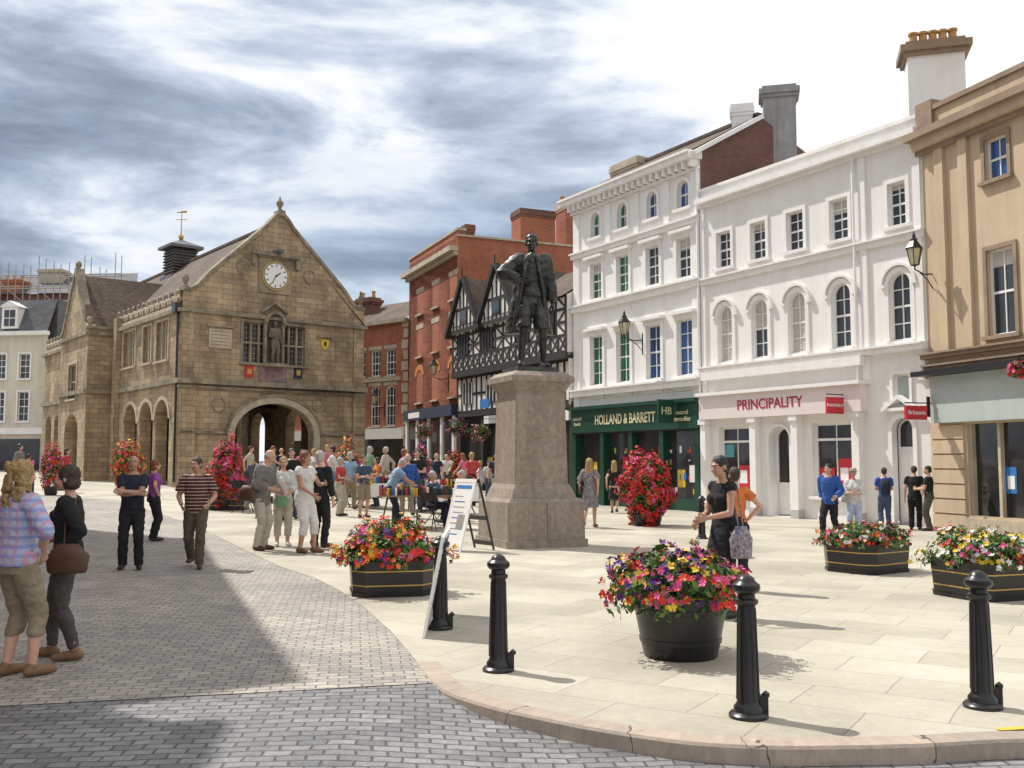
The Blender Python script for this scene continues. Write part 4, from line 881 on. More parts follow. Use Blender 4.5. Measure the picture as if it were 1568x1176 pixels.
    if bot:
        bm=bmesh.new()
        if btype in('skirt','dress','coat'):
            kmid=(kn['r']+kn['l'])/2; rs=[]
            spread=abs(kn['r'].y-kn['l'].y)/2
            for i in range(9):
                t_=i/8; z=1.06+(bhem-1.06)*t_; cc=hipc.lerp(kmid,min(1,t_*1.1))
                rs.append((Vector((cc.x,cc.y,z)),Vector((.15+.07*t_,0,0)),Vector((0,.115+.05*t_+spread*t_,0))))
            loft(bm,rs,20); torso(bm,.95,1.1,.016)
        else:
            torso(bm,.84,1.05,.014)
            for s_,q in ((-1,'r'),(1,'l')):
                K,A_=kn[q],an[q]
                lm=1.05 if female else 1.0
                sl=pose.get('slim',0)
                if bhem<.45:
                    t_=(K.z-bhem)/(K.z-A_.z); t_=min(max(t_,.05),1.08)
                    tube(bm,[hp[q],hp[q].lerp(K,.4),K],[.092*lm+.014,.084*lm+.014,.064+.014-sl*.01],14)
                    tube(bm,[K,K.lerp(A_,.35)+Vector((0,.008,0)),K.lerp(A_,t_)],[.078-sl*.01,.074-sl*.006,.068-sl*.022],14,False)
                else:
                    t_=(hp[q].z-bhem)/(hp[q].z-K.z); tube(bm,[hp[q],hp[q].lerp(K,min(1,t_))],[.108,.098],14,False)
        me=remesh(bm,vox,2,.012,10,sd_+9,k=k); meshobj(btype,me,e,AM(bot))
    bm=bmesh.new()
    for s_,q in ((-1,'r'),(1,'l')):
        A_=an[q]; toe=Vector((s_*.032,-.175,0))
        tube(bm,[A_+Vector((0,.035,-.036)),A_+Vector((s_*.01,-.07,-.038)),A_+toe+Vector((0,0,-.046))],[.043,.045,.032],12)
        tube(bm,[A_+Vector((0,.005,-.04)),A_+Vector((0,.005,.0))],[.042,.044],12)
    meshobj('shoes',remesh(bm,.010,1,k=k),e,AM(shoes))
    for pr in props:
        kind,pos,sz,pm=pr[:4]; bm=bmesh.new(); P0=Vector(pos)
        w_,d_,h_=sz; loft(bm,[(P0+Vector((0,0,-h_/2)),Vector((w_/2*.9,0,0)),Vector((0,d_/2*.9,0))),(P0+Vector((0,0,-h_/2+.02)),Vector((w_/2,0,0)),Vector((0,d_/2,0))),(P0+Vector((0,0,h_*.1)),Vector((w_/2*1.05,0,0)),Vector((0,d_/2*1.1,0))),(P0+Vector((0,0,h_/2)),Vector((w_/2*.9,0,0)),Vector((0,d_/2*.5,0)))],16)
        if len(pr)>4:
            s1=Vector(pr[4]); tube(bm,[P0+Vector((0,.03,h_/2-.02)),s1+Vector((0,.05,0)),s1+Vector((0,-.03,.01)),P0+Vector((0,-.03,h_/2-.02))],[.009]*4,6)
        rawobj('bag',bm,pm)
    return e
f_navy=fab('navy',(.02,.025,.05)); f_black=fab('black',(.014,.014,.016)); f_grey=fab('grey_trousers',(.085,.075,.07)); f_khaki=fab('khaki',(.30,.24,.16)); f_dkh=fab('dark_khaki',(.10,.085,.06)); f_white=fab('white',(.70,.69,.67)); f_cream=fab('cream',(.52,.47,.39)); f_purple=fab('purple',(.30,.07,.35)); f_lblue=fab('light_blue',(.30,.45,.65)); f_blue=fab('blue',(.03,.10,.38)); f_pink=fab('pink',(.65,.2,.32)); f_red=fab('red',(.5,.06,.06)); f_grj=fab('grey_jacket',(.20,.19,.18)); f_denim=fab('denim',(.06,.09,.16)); f_green=fab('green',(.2,.4,.22)); f_orange=fab('orange',(.7,.2,.05))
f_plaid=stripes('cloth_plaid',(.42,.45,.62),(.25,.32,.58),.07,.4,2,(.62,.2,.25),0,.06); f_strip=stripes('cloth_striped_polo',(.07,.02,.02),(.50,.40,.32),.052,.22); f_patt=mat('cloth_floral',(.4,.35,.33),(.05,.06,.12),28,.9); f_pattb=mat('cloth_floral_blue',(.25,.35,.6),(.6,.6,.65),22,.9)
person('woman',20,1036,top=705,yaw=150,pose=dict(HIPL,hr=(-.20,-.10,1.0),er=(-1,.3,0),fr=(-.12,-.08,0)),female=True,hair=(HBL,'curly'),topc=f_plaid,sleeve=1.25,hem=.9,topinf=.03,bot=f_khaki,bhem=.32,shoes=SHOEB,vox=.009,fat=1.1)
person('woman',98,1008,top=712,yaw=-80,pose=dict(fr=(-.12,-.14,0),fl=(.10,.12,0),hr=(-.14,-.2,1.05),hl=(.16,-.02,.98),el=(.3,1,.1),head=(-5,6),slim=1),female=True,skin=SKIN,hair=(HB,'bob'),topc=f_black,sleeve=1.8,hem=.86,topinf=.024,bot=f_grey,bhem=.1,shoes=SHOEB,vox=.009,props=(('bag',(.24,.06,.92),(.09,.34,.26),LEATH,(.15,.04,1.44)),))
person('man',200,871,top=697,yaw=15,pose=dict(CROSS,fr=(-.12,0,0),fl=(.12,-.05,0)),hair=(HB,'balding'),topc=f_navy,sleeve=.6,bot=f_black,skin=SKINT,fat=1.12,vox=.011)
person('woman',234,828,top=704,yaw=120,pose=HIP,female=True,hair=(HR,'bob'),topc=f_purple,sleeve=.6,bot=f_black,fat=1.15)
person('man',298,868,top=697,yaw=12,pose=dict(WALK2,hr=(-.20,-.2,.98),hl=(.22,-.22,1.0),head=(-25,5)),hair=(HB,'short'),topc=f_strip,sleeve=.75,hem=.88,topinf=.022,bot=f_dkh,shoes=LEATH,skin=SKINT,vox=.01,fat=1.08)
person('man',398,842,top=686,yaw=70,pose=dict(lean=10,hr=(-.16,-.30,1.06),hl=(.2,-.25,1.0),head=(20,18)),hair=(HG,'balding'),topc=f_white,bot=f_cream,shoes=LEATH,jacket=(f_grj,1.85,.80,.034,.12),vox=.011,props=(('bag',(-.27,.10,.98),(.10,.32,.26),LEATH,(-.14,.02,1.44)),))
person('woman',432,836,top=699,yaw=20,pose=dict(hr=(-.12,-.26,1.1),hl=(.1,-.26,1.05)),female=True,hair=(HBL,'short'),topc=f_white,sleeve=1.5,hem=.82,topinf=.026,bot=f_cream,bhem=.2,shoes=SHOEW,props=(('bag',(-.05,-.2,.88),(.22,.08,.2),f_green),))
person('woman',465,846,top=690,yaw=60,pose=dict(hr=(-.14,-.3,1.0),hl=(.1,-.36,1.18),fl=(.1,-.14,0)),female=True,skin=SKINT,hair=(HR,'bob'),topc=f_white,sleeve=.3,hem=.8,topinf=.024,bot=f_white,bhem=.3,shoes=SHOEB,fat=1.15)
person('man',488,838,top=690,yaw=160,hair=(HG,'short'),topc=f_black,sleeve=1.8,hem=.85,bot=f_black)
person('woman',520,790,top=700,yaw=70,pose=HOLD,female=True,hair=(HG,'bob'),topc=f_red,sleeve=.6,bot=f_cream,fat=1.15)
person('man',556,792,top=697,yaw=30,pose=HOLD,hair=(HB,'short'),topc=f_denim,sleeve=.6,bot=f_khaki,bhem=.5,props=(('bag',(.2,.05,1.02),(.12,.24,.24),YEL),))
person('man',604,803,top=698,yaw=100,pose=dict(BEND,lean=25,hr=(-.12,-.5,.98),hl=(.14,-.5,.95)),hair=(HG,'short'),topc=f_lblue,sleeve=.7,topinf=.025,bot=f_navy)
person('man',638,784,top=688,yaw=10,pose=HOLD,hair=(HK,'short'),topc=f_black,sleeve=.6,bot=f_denim,fat=1.15)
person('woman',577,775,top=702,yaw=-60,pose=HOLD,female=True,hair=(HB,'bob'),topc=f_orange,sleeve=.6,bot=f_denim)
person('man',657,775,top=706,yaw=-90,hair=(HG,'short'),topc=f_lblue,sleeve=.6,bot=f_khaki)
person('woman',735,770,top=708,yaw=-80,pose=HOLD,female=True,hair=(HBL,'bob'),topc=f_pattb,sleeve=.5,bot=f_cream)
person('man',748,765,top=706,yaw=30,hair=(HB,'short'),topc=f_white,sleeve=.5,bot=f_denim)
person('woman',903,808,top=700,yaw=165,pose=WALK,female=True,hair=(HBL,'long'),topc=f_patt,sleeve=.8,hem=.82,topinf=.024,bot=f_patt,btype='skirt',bhem=.5,shoes=SHOEB,props=(('bag',(.22,.02,.95),(.09,.28,.24),LEATH,(.14,.0,1.44)),))
person('woman',941,786,top=704,yaw=170,pose=WALK2,female=True,hair=(HBL,'long'),topc=f_black,sleeve=.4,bot=f_black,btype='skirt',bhem=.45)
person('woman',1048,778,top=704,yaw=180,female=True,hair=(HBL,'bob'),topc=f_pink,sleeve=.4,bot=f_cream,btype='skirt',bhem=.4)
person('woman',1112,945,top=697,yaw=-62,pose=dict(hr=(-.10,-.30,1.02),hl=(.10,-.32,1.08),er=(-.5,.6,-1),el=(.6,.6,-1),head=(8,8),lean=3,curl=.9),female=True,skin=SKINT,hair=(HK,'short'),topc=f_black,sleeve=0,bot=f_black,btype='dress',bhem=.28,vox=.009,props=(('bag',(.24,.02,.82),(.10,.28,.34),f_patt,(.15,.0,1.43)),))
person('woman',1128,905,top=715,yaw=170,female=True,hair=(HB,'short'),topc=f_orange,sleeve=.5,bot=f_black,pose=HIP)
person('man',1272,826,top=708,yaw=-40,pose=dict(WALK,lean=4),hair=(HK,'short'),topc=f_white,bot=f_black,jacket=(f_blue,1.9,.84,.03),vox=.011)
person('woman',1309,824,top=722,yaw=-20,pose=HOLD,female=True,hair=(HG,'short'),topc=f_white,sleeve=1.3,hem=.85,topinf=.024,bot=f_pattb,btype='trousers',brim=f_cream,props=(('bag',(-.2,-.1,1.0),(.2,.1,.2),f_cream),))
person('man',1356,810,top=716,yaw=170,pose=dict(HOLD),hair=(HB,'short'),topc=f_blue,sleeve=.6,bot=f_denim,props=(('bag',(0,.16,1.2),(.28,.2,.42),f_navy),))
person('man',1402,811,top=713,yaw=150,pose=dict(lean=4,hr=(-.2,-.2,1.0)),hair=(HB,'short'),topc=f_black,sleeve=.6,bot=f_black)
person('man',1424,813,top=713,yaw=-120,pose=HOLD,hair=(HK,'short'),topc=f_black,sleeve=.6,bot=f_dkh)
person('man',42,757,top=694,yaw=180,hair=(HB,'short'),topc=f_pink,sleeve=.6,bot=f_denim,pose=WALK)
person('man',446,738,Ht=1.75,yaw=20,hair=(HK,'short'),topc=f_black,sleeve=1.8,bot=f_denim)
person('woman',480,742,Ht=1.65,yaw=-30,female=True,hair=(HBL,'bob'),topc=f_white,sleeve=.5,bot=f_red,btype='skirt',bhem=.4)
person('man',383,745,Ht=1.75,yaw=90,hair=(HB,'short'),topc=f_cream,sleeve=.6,bot=f_denim,pose=WALK)
person('woman',100,752,Ht=1.66,yaw=90,female=True,hair=(HB,'long'),topc=f_red,sleeve=.6,bot=f_denim,pose=WALK)
rc=random.Random(5)
for i,(px,py) in enumerate(((412,752),(430,745),(462,748),(500,756),(508,770),(540,764),(566,758),(590,762),(618,765),(668,768),(684,760),(712,764),(722,775),(760,772),(535,780),(624,792),(28,752))):
    fem=rc.random()<.5
    person('woman' if fem else 'man',px,py,Ht=rc.uniform(1.58,1.82),yaw=rc.uniform(-180,180),pose=rc.choice((HOLD,WALK,WALK2,HIP,{},dict(BEND,lean=18,hr=(-.12,-.4,1.0),hl=(.14,-.4,1.0)))),female=fem,skin=rc.choice((SKIN,SKINT)),hair=(rc.choice((HB,HBL,HG,HR,HK)),rc.choice(('bob','long','short')) if fem else rc.choice(('short','balding'))),topc=rc.choice((f_white,f_lblue,f_black,f_pink,f_navy,f_cream,f_red,f_grj,f_blue,f_green)),sleeve=rc.choice((.5,.6,1.8)),hem=.88,bot=rc.choice((f_denim,f_black,f_khaki,f_cream,f_grey)),vox=.016,fat=rc.uniform(1,1.15))
for px,py,yw,tc_ in ((668,806,60,f_denim),(700,800,-70,f_cream),(405,796,100,f_grj)):
    person('seated_person',px,py,Ht=1.7,yaw=yw,pose=SIT,hair=(HG,'short'),topc=tc_,sleeve=.6,bot=f_navy,vox=.014)
person('carved_stone_figure',0,0,yaw=math.degrees(math.atan2(Fh.n.x,-Fh.n.y)),loc=Fh.p(na,0,.2),base=nz0,scale=(nz1-nz0)*.92/1.75,female=False,hair=(HB,'short'),topc=f_grey,sleeve=2,bot=f_grey,bhem=.1,allmat=mat('carved_stone',(.2,.165,.12),(.1,.085,.065),4,.9,.3),pose=dict(hr=(-.12,-.2,1.1)),vox=.016)
print('people done',flush=True)
# ================================================================ STATUE
D_=19.3; SC=Vector(((812-784)/FP*D_,D_,0)); al=R(22.4)
b=Bd('statue_monument',SC,al)
def sq(pn,m_,h0,h1,z0,z1,bev=.012):
    c0=bev*1.5
    P=[]
    for h,z in((h0,z0),(h1,z1)):
        for sx,sy in ((-h+c0,-h),(h-c0,-h),(h,-h+c0),(h,h-c0),(h-c0,h),(-h+c0,h),(-h,h-c0),(-h,-h+c0)): P.append(Vector((sx,sy,z)))
    b.mesh(pn,m_,P,[tuple(range(7,-1,-1)),tuple(range(8,16))]+[(i,(i+1)%8,8+(i+1)%8,8+i) for i in range(8)])
sq('pedestal_base',GRAN,.84,.84,-.02,.16); sq('pedestal_base',GRAN,.80,.79,.161,.86); sq('pedestal_base',GRAN,.79,.74,.861,.93); sq('pedestal_base',GRAN,.68,.62,.931,1.10); sq('pedestal_base',GRAN,.62,.57,1.101,1.2)
sq('pedestal_shaft',GRAN,.555,.515,1.201,2.98); sq('pedestal_cap',GRAN,.52,.56,2.981,3.04); sq('pedestal_cap',GRAN,.56,.62,3.041,3.16); sq('pedestal_cap',GRAN,.66,.66,3.161,3.27); sq('pedestal_cap',GRAN,.64,.54,3.271,3.36); sq('bronze_plinth',BRONZE,.44,.43,3.361,3.46)
b.text('inscription',LSTONE,WORLD,0,2.15,.545,'CLIVE',.13)
b.box('joints',DARK,WORLD,-.003,.003,.165,.86,.7965,.8)
b.done()
SK=1.55
st=person('bronze_statue',0,0,yaw=math.degrees(al)-14,loc=SC,base=3.45,scale=SK,hair=(HB,'short'),topc=f_grey,sleeve=1.95,hem=.92,topinf=.03,jacket=(f_grey,1.8,.93,.045,.1),bot=f_grey,bhem=.46,btype='shorts',allmat=BRONZE,vox=.010,pose=dict(hr=(-.15,-.16,1.12),er=(-1,.15,-.1),hl=(.28,-.04,.87),fr=(-.14,-.12,0),fl=(.17,.0,0),head=(-12,4),pel=(.02,0,0)))
bm=bmesh.new()
for s_ in (-1,1):
    rs=[]
    for i in range(9):
        t_=i/8; z=1.12-.66*t_; rs.append((Vector((s_*(.10+.09*t_),.06+.05*t_,z)),Vector((.09+.045*t_,s_*.03,0)),Vector((0,.09+.05*t_,0))))
    loft(bm,rs,16)
    tube(bm,[Vector((s_*.05,-.15,1.43)),Vector((s_*.09,-.17,1.25)),Vector((s_*.14,-.15,1.0)),Vector((s_*.21,-.07,.56))],[.024,.03,.028,.034],8)
    for j in range(5): ell(bm,Vector((s_*.035,-.165,1.32-j*.07)),(.01,.01,.01),None,6)
tube(bm,[Vector((.20,.12,1.02)),Vector((.32,.30,.42))],[.014,.012],8)
tube(bm,[Vector((0,-.11,1.46)),Vector((0,-.15,1.34))],[.04,.028],10)
ell(bm,Vector((.29,-.05,.93)),(.055,.055,.05)); ell(bm,Vector((-.17,-.14,1.12)),(.05,.05,.05))
ob=meshobj('coat_tails',remesh(bm,.009,2,.012,7,3,k=SK),st,BRONZE)
# ================================================================ STREET FURNITURE
def bollard(px,py,lug=True):
    g=G(px,py-5); b=Bd('bollard',g)
    b.revolve('post',BLACK,(0,0,0),[(0,0),(.125,0),(.125,.02),(.11,.035),(.095,.04),(.092,.07),(.078,.085),(.072,.10),(.058,.70),(.058,.715),(.072,.72),(.078,.735),(.072,.75),(.058,.757),(.056,.785),(.082,.80),(.092,.82),(.088,.845),(.066,.862),(.058,.872),(.05,.89),(.025,.905),(0,.91)],24)
    if lug:
        b.box('base_bracket',BLACK,WORLD,.07,.125,.0,.14,-.025,.025); b.revolve('bracket_knob',BLACK,(.115,0,.13),[(0,-.02),(.025,0),(.025,.02),(0,.04)],10)
    for i in range(10):
        t=i*math.pi/5; b.tube('flutes',BLACK,[Vector((.070*math.cos(t),.070*math.sin(t),.12)),Vector((.057*math.cos(t),.057*math.sin(t),.69))],[.008,.006],6)
    b.done()
for p in ((674,968),(763,1032),(1146,1103),(1505,1088)): bollard(*p)
bollard(1075,830,False)
LF1=mat('leaf_green',(.10,.20,.03),(.05,.12,.02),5,.6); LF2=mat('leaf_dark',(.035,.085,.015),(.02,.05,.01),5,.6); LF3=mat('leaf_lime',(.18,.26,.05),(.12,.2,.03),5,.6)
PET={'red':mat('petal_red',(.60,.012,.012),(.36,.008,.01),25,.6),'pink':mat('petal_pink',(.72,.10,.28),(.5,.05,.2),25,.6),'orange':mat('petal_orange',(.8,.22,.02),(.6,.12,.02),25,.6),'yellow':mat('petal_yellow',(.8,.6,.04),(.65,.4,.02),25,.6),'purple':mat('petal_purple',(.12,.025,.26),(.05,.01,.12),25,.6),'white':mat('petal_white',(.75,.72,.7),(.6,.56,.52),25,.6),'scarlet':mat('petal_scarlet',(.75,.05,.02),(.55,.02,.01),25,.6)}
def flora(b,c,rad,nl,nb,colors,lo=-.15,ls=.055,bs=.035,trail=0,clus=3.0,gap=-.1):
    c=Vector(c); sd_=random.random()*40
    def dirn():
        while True:
            v=Vector((random.gauss(0,1),random.gauss(0,1),random.gauss(0,1))).normalized()
            if v.z>lo: return v
    def pos(v,f):
        l=1+.5*noise.noise(v*2.6+Vector((sd_,0,0)))+.28*noise.noise(v*6+Vector((0,sd_,0))); return c+Vector((v.x*rad[0],v.y*rad[1],v.z*rad[2]))*l*f
    for i in range(nl):
        v=dirn(); p=pos(v,random.uniform(.55,1.08)**.7); n=(v+Vector((random.gauss(0,.6),random.gauss(0,.6),random.gauss(0,.5)))).normalized()
        if trail and v.z<.2 and random.random()<.3: p.z-=random.random()*trail
        t=n.cross(Vector((random.gauss(0,1),random.gauss(0,1),random.gauss(0,1)))).normalized(); u=n.cross(t); s_=ls*random.uniform(.5,1.3); q=random.random()
        b.mesh('leaves',LF1 if q<.5 else (LF2 if q<.85 else LF3),[p-t*s_,p-u*s_*.45+n*s_*.12,p+t*s_,p+u*s_*.45+n*s_*.12],[(0,1,2),(0,2,3)])
    for i in range(nb):
        v=dirn()
        if noise.noise(v*4+Vector((sd_,3,0)))+random.gauss(0,.08)<gap: continue
        p=pos(v,random.uniform(.98,1.14)); q=noise.noise(v*clus+Vector((0,0,sd_)))*.9+.5+random.gauss(0,.10); m_=PET[colors[int(min(max(q,0),.999)*len(colors))]]
        n=(v+Vector((random.gauss(0,.45),random.gauss(0,.45)-.1,random.gauss(0,.4)+.2))).normalized(); t=n.orthogonal().normalized(); u=n.cross(t); s_=bs*random.uniform(.6,1.2); V=[p]; Fs=[]
        for k in range(5):
            a_=2*math.pi*k/5+random.random()*.3; a2=a_+2*math.pi/5*.45; a0_=a_-2*math.pi/5*.45; li=random.uniform(.2,.5)
            V+= [p+(t*math.cos(a0_)+u*math.sin(a0_))*s_*.7+n*s_*.15,p+(t*math.cos(a_)+u*math.sin(a_))*s_+n*s_*li,p+(t*math.cos(a2)+u*math.sin(a2))*s_*.7+n*s_*.15]; j=1+3*k; Fs.append((0,j,j+1,j+2))
        b.mesh('blossoms_'+m_.name,m_,V,Fs)
SOIL=mat('soil',(.03,.02,.015))
g=G(1046,1008); b=Bd('barrel_flower_planter',(g.x,g.y+.12,0))
b.revolve('barrel',BLACK,(0,0,0),[(0,0),(.30,0),(.31,.01),(.335,.12),(.345,.125),(.35,.16),(.342,.165),(.385,.38),(.395,.385),(.40,.42),(.395,.425),(.415,.50),(.42,.52),(.39,.52),(.38,.46),(0,.46)],36)
b.revolve('soil',SOIL,(0,0,0),[(0,.475),(.385,.465)],24)
flora(b,(-.03,0,.55),(.50,.46,.29),4000,1150,['purple','purple','yellow','red','scarlet','pink','pink','purple','yellow','purple'],lo=-.2,ls=.04,bs=.038,trail=.16,clus=2.0,gap=-.1)
b.done(False)
def trough(px,py,w,dp,rot,colors,nb=520,hh=.42,name='flower_trough_planter',fh=.42):
    g=G(px,py); b=Bd(name,(g.x,g.y+dp*.55,g.z),rot)
    def ring(h0,h1,m_,grow=0,pn='box'):
        P=[Vector((sx*(w/2*f+grow),sy*(dp/2*f+grow),z)) for f,z in((.94+.06*h0/hh,h0),(.94+.06*h1/hh,h1)) for sx,sy in((-1,-.62),(-.7,-1),(.7,-1),(1,-.62),(1,.62),(.7,1),(-.7,1),(-1,.62))]
        b.mesh(pn,m_,P,[tuple(range(8)),tuple(range(8,16))]+[(i,(i+1)%8,8+(i+1)%8,8+i) for i in range(8)])
    ring(0,hh,BLACK); ring(.13,.145,GOLD,.004,'gilt_line'); ring(.30,.315,GOLD,.004,'gilt_line'); ring(hh-.035,hh+.01,BLACK,.025,'rim'); ring(.0,.05,BLACK,.015,'foot')
    flora(b,(0,0,hh),(w*.56,dp*.56,fh),3600,nb,colors,lo=-.08,ls=.042,bs=.038,trail=.06,gap=-.16)
    for i in range(26):
        a_=random.uniform(0,6.28); r_=random.uniform(0,.25); p=Vector((math.cos(a_)*r_*w,math.sin(a_)*r_*dp,hh+.1)); q=p+Vector((random.gauss(0,.1),random.gauss(0,.1),fh*.8+random.random()*.15)); b.mesh('spiky_leaves',LF3,[p+Vector((-.012,0,0)),p+Vector((.012,0,0)),q],[(0,1,2)])
    b.done(False)
trough(590,916,1.02,.95,R(12),['pink','pink','yellow','orange','red','scarlet','scarlet','purple'],1300)
trough(1347,880,1.12,.95,R(35),['red','white','orange','pink','scarlet'],600,fh=.26)
trough(1545,922,1.1,1.0,R(20),['red','white','yellow','white','pink'],700,fh=.34)
trough(340,782,1.1,1.0,0,['pink','red'],200,fh=.2)
def tower(px,py,wpx,pytop,colors,n=900,name='flower_tower'):
    g=G(px,py); r=wpx/2/FP*g.y; zt_=H0+ray(px,pytop).z*g.y/ray(px,pytop).y-g.z
    b=Bd(name,(g.x,g.y+.3,g.z)); b.revolve('pot',BLACK,(0,0,0),[(0,0),(r*.55,0),(r*.6,.05),(r*.7,.3),(0,.3)],20)
    h=zt_-.2
    flora(b,(0,0,.2+h*.45),(r*.92,r*.92,h*.48),int(n*3.2),int(n*2.2),colors,lo=-.95,ls=.06,bs=.052,gap=-.26); b.done(False)
tower(992,806,74,694,['red','red','scarlet','red','pink'],1400)
tower(341,782,48,678,['red','scarlet','pink','red'],800)
tower(190,742,42,674,['red','orange','yellow','red','scarlet'],500)
tower(530,745,34,672,['orange','red','yellow'],300)
tower(696,748,26,690,['red','scarlet'],350)
tower(72,742,30,682,['red','pink','scarlet'],300)
tower(645,742,26,680,['pink','purple','red'],200)
def basket(F,px,py,r,colors,d=.9):
    a,z=F.at(px,py,d); c=F.p(a,z,d); b=Bd('hanging_basket',c); b.revolve('basket',BLACK,(0,0,0),[(0,-r*.7),(r*.5,-r*.5),(r*.75,0),(0,0)],14)
    b.tube('bracket',BLACK,[Vector((0,0,r*.9)),Vector((0,0,r*1.5)),-F.n*d*1.0+Vector((0,0,r*1.5))],[.015]*3,6)
    flora(b,(0,0,0),(r,r,r*.9),600,260,colors,lo=-.9,ls=.06,bs=.045); b.done(False)
basket(FE,736,662,.40,['pink','red','white']); basket(FF,650,660,.45,['red','pink']); basket(FD,1561,566,.2,['pink','red'],.6); basket(FF,700,655,.45,['purple','pink'],1)
def lantern(F,px,py,h,d=.8,name='wall_lantern'):
    a,z=F.at(px,py,d); c=F.p(a,z,d); b=Bd(name,c); s_=h/1.0
    b.revolve('frame',BLACK,(0,0,0),[(0,-.42*s_),(.07*s_,-.40*s_),(.12*s_,-.38*s_)],6,smooth=False)
    b.revolve('glass',LAMPG,(0,0,0),[(.11*s_,-.38*s_),(.21*s_,.08*s_)],6,smooth=False)
    b.revolve('frame',BLACK,(0,0,0),[(.24*s_,.06*s_),(.24*s_,.10*s_),(.1*s_,.28*s_),(.1*s_,.34*s_),(.04*s_,.38*s_),(.05*s_,.44*s_),(0,.58*s_)],6,smooth=False)
    for i in range(6):
        t=i*math.pi/3; b.tube('frame_bars',BLACK,[Vector((.115*s_*math.cos(t),.115*s_*math.sin(t),-.38*s_)),Vector((.215*s_*math.cos(t),.215*s_*math.sin(t),.07*s_))],[.012*s_]*2,6)
    n=F.n; b.tube('bracket',BLACK,[Vector((0,0,-.40*s_)),Vector((0,0,-.5*s_)),-n*d*.5+Vector((0,0,-.6*s_)),-n*d+Vector((0,0,-.55*s_))],[.02]*4,6); b.tube('bracket',BLACK,[-n*d*.3+Vector((0,0,-.58*s_)),-n*d*.7+Vector((0,0,-.75*s_)),-n*d+Vector((0,0,-1.0*s_))],[.014]*3,6); b.tube('wall_plate',BLACK,[-n*d+Vector((0,0,-1.1*s_)),-n*d+Vector((0,0,-.3*s_))],[.03]*2,6); b.done()
lantern(FC,1400,385,.9,.7); lantern(FB,956,497,.9,.8); lantern(FF,664,562,1.0,.8); lantern(FG,573,608,1.0,.8)
def aboard(px,py,h,w,yaw,off,front=PAPER,txt=True):
    g=G(px,py); b=Bd('a_board_sign',g,yaw)
    for s_ in(-1,1):
        A=Vector((-w/2,s_*off,0)); B_=Vector((w/2,s_*off,0)); t=Vector((0,-s_*off*.96,h))
        def q(u,v,dd=0):
            n=Vector((0,s_,off/h)).normalized(); return A+(B_-A)*u+t*v+n*dd
        def slab(pn,m_,u0,u1,v0,v1,d0,d1):
            P=[q(u,v,d) for d in(d0,d1) for u,v in((u0,v0),(u1,v0),(u1,v1),(u0,v1))]; b.mesh(pn,m_,P,[(0,1,2,3),(4,5,6,7),(0,1,5,4),(1,2,6,5),(2,3,7,6),(3,0,4,7)])
        for u0,u1 in((0,.05),(.95,1)): slab('frame',BLACK if s_==1 else WFRAME,u0,u1,0,1,0,.03)
        for v0,v1 in((.06,.12),(.95,1)): slab('frame',BLACK if s_==1 else WFRAME,.05,.95,v0,v1,0,.03)
        if s_==-1 or not txt:
            slab('panel',front,.05,.95,.12,.95,.005,.024); slab('header',BLUEP,.12,.88,.86,.91,.0245,.027)
            for k in range(8): slab('print_lines',BLUEP if k%3==0 else CHIMR,.14+random.random()*.05,.5+random.random()*.35,.22+k*.075,.235+k*.075,.0245,.026)
            slab('picture',mat('photo_print',(.4,.3,.2),(.1,.2,.3),12),.5,.84,.3,.5,.0262,.028)
        else:
            slab('brace',BLACK,.05,.95,.42,.48,0,.02)
    b.done()
aboard(716,842,1.28,.62,R(-52),.36)
b=Bd('leaning_notice_board'); A=G(648,978); B_=G(664,938); tp=Vector((.17,.05,.93))
nn=(B_-A).cross(tp).normalized()
def lb(pn,m_,u0,u1,v0,v1,d0,d1):
    P=[A+(B_-A)*u+tp*v+nn*d for d in(d0,d1) for u,v in((u0,v0),(u1,v0),(u1,v1),(u0,v1))]; b.mesh(pn,m_,P,[(0,1,2,3),(4,5,6,7),(0,1,5,4),(1,2,6,5),(2,3,7,6),(3,0,4,7)])
lb('board',PAPER,0,1,0,1,-.012,.012)
for sg in (-1,1):
    for k in range(7): lb('print_lines',CHIMR,.15,.5+random.random()*.35,.3+k*.08,.32+k*.08,sg*.0125,sg*.014)
    lb('header',BLUEP,.1,.9,.86,.93,sg*.0125,sg*.014)
b.done()
def table(px,py,w,dp,yaw,name='book_stall_table',cloth=False):
    g=G(px,py); b=Bd(name,g,yaw); F=WORLD
    b.box('top',mat('table_wood',(.3,.2,.11)),F,-w/2,w/2,.72,.75,-dp/2,dp/2)
    if cloth:
        for d0,d1 in ((-dp/2-.012,-dp/2-.002),(dp/2+.002,dp/2+.012)): b.box('tablecloth',PAPER,F,-w/2,w/2,.35,.752,d0,d1)
    for s_ in(-1,1):
        for t in(-1,1): b.tube('legs',BLACK,[Vector((s_*(w/2-.1),t*(dp/2-.05),0)),Vector((s_*(w/2-.25),-t*(dp/2-.1),.72))],[.018,.018],6)
    x=-w/2+.05
    while x<w/2-.1:
        for row in (-1,0,1):
            h0=random.uniform(.12,.22)
            for k in range(3):
                b.box('books',random.choice([REDP,PAPER,NAVY,LEATH,GREEN,YEL,LSTONE,BLUEP,BLACK]),F,x+k*.055,x+k*.055+.048,.751,.751+h0+random.uniform(0,.04),row*.2-.07,row*.2+.07)
        x+=.18
    b.done()
table(640,808,1.9,.8,R(8)); table(590,779,1.8,.8,R(-10),cloth=True); table(688,786,1.5,.8,R(20),cloth=True); table(545,774,1.5,.7,R(60)); table(455,764,1.6,.7,R(10),cloth=True)
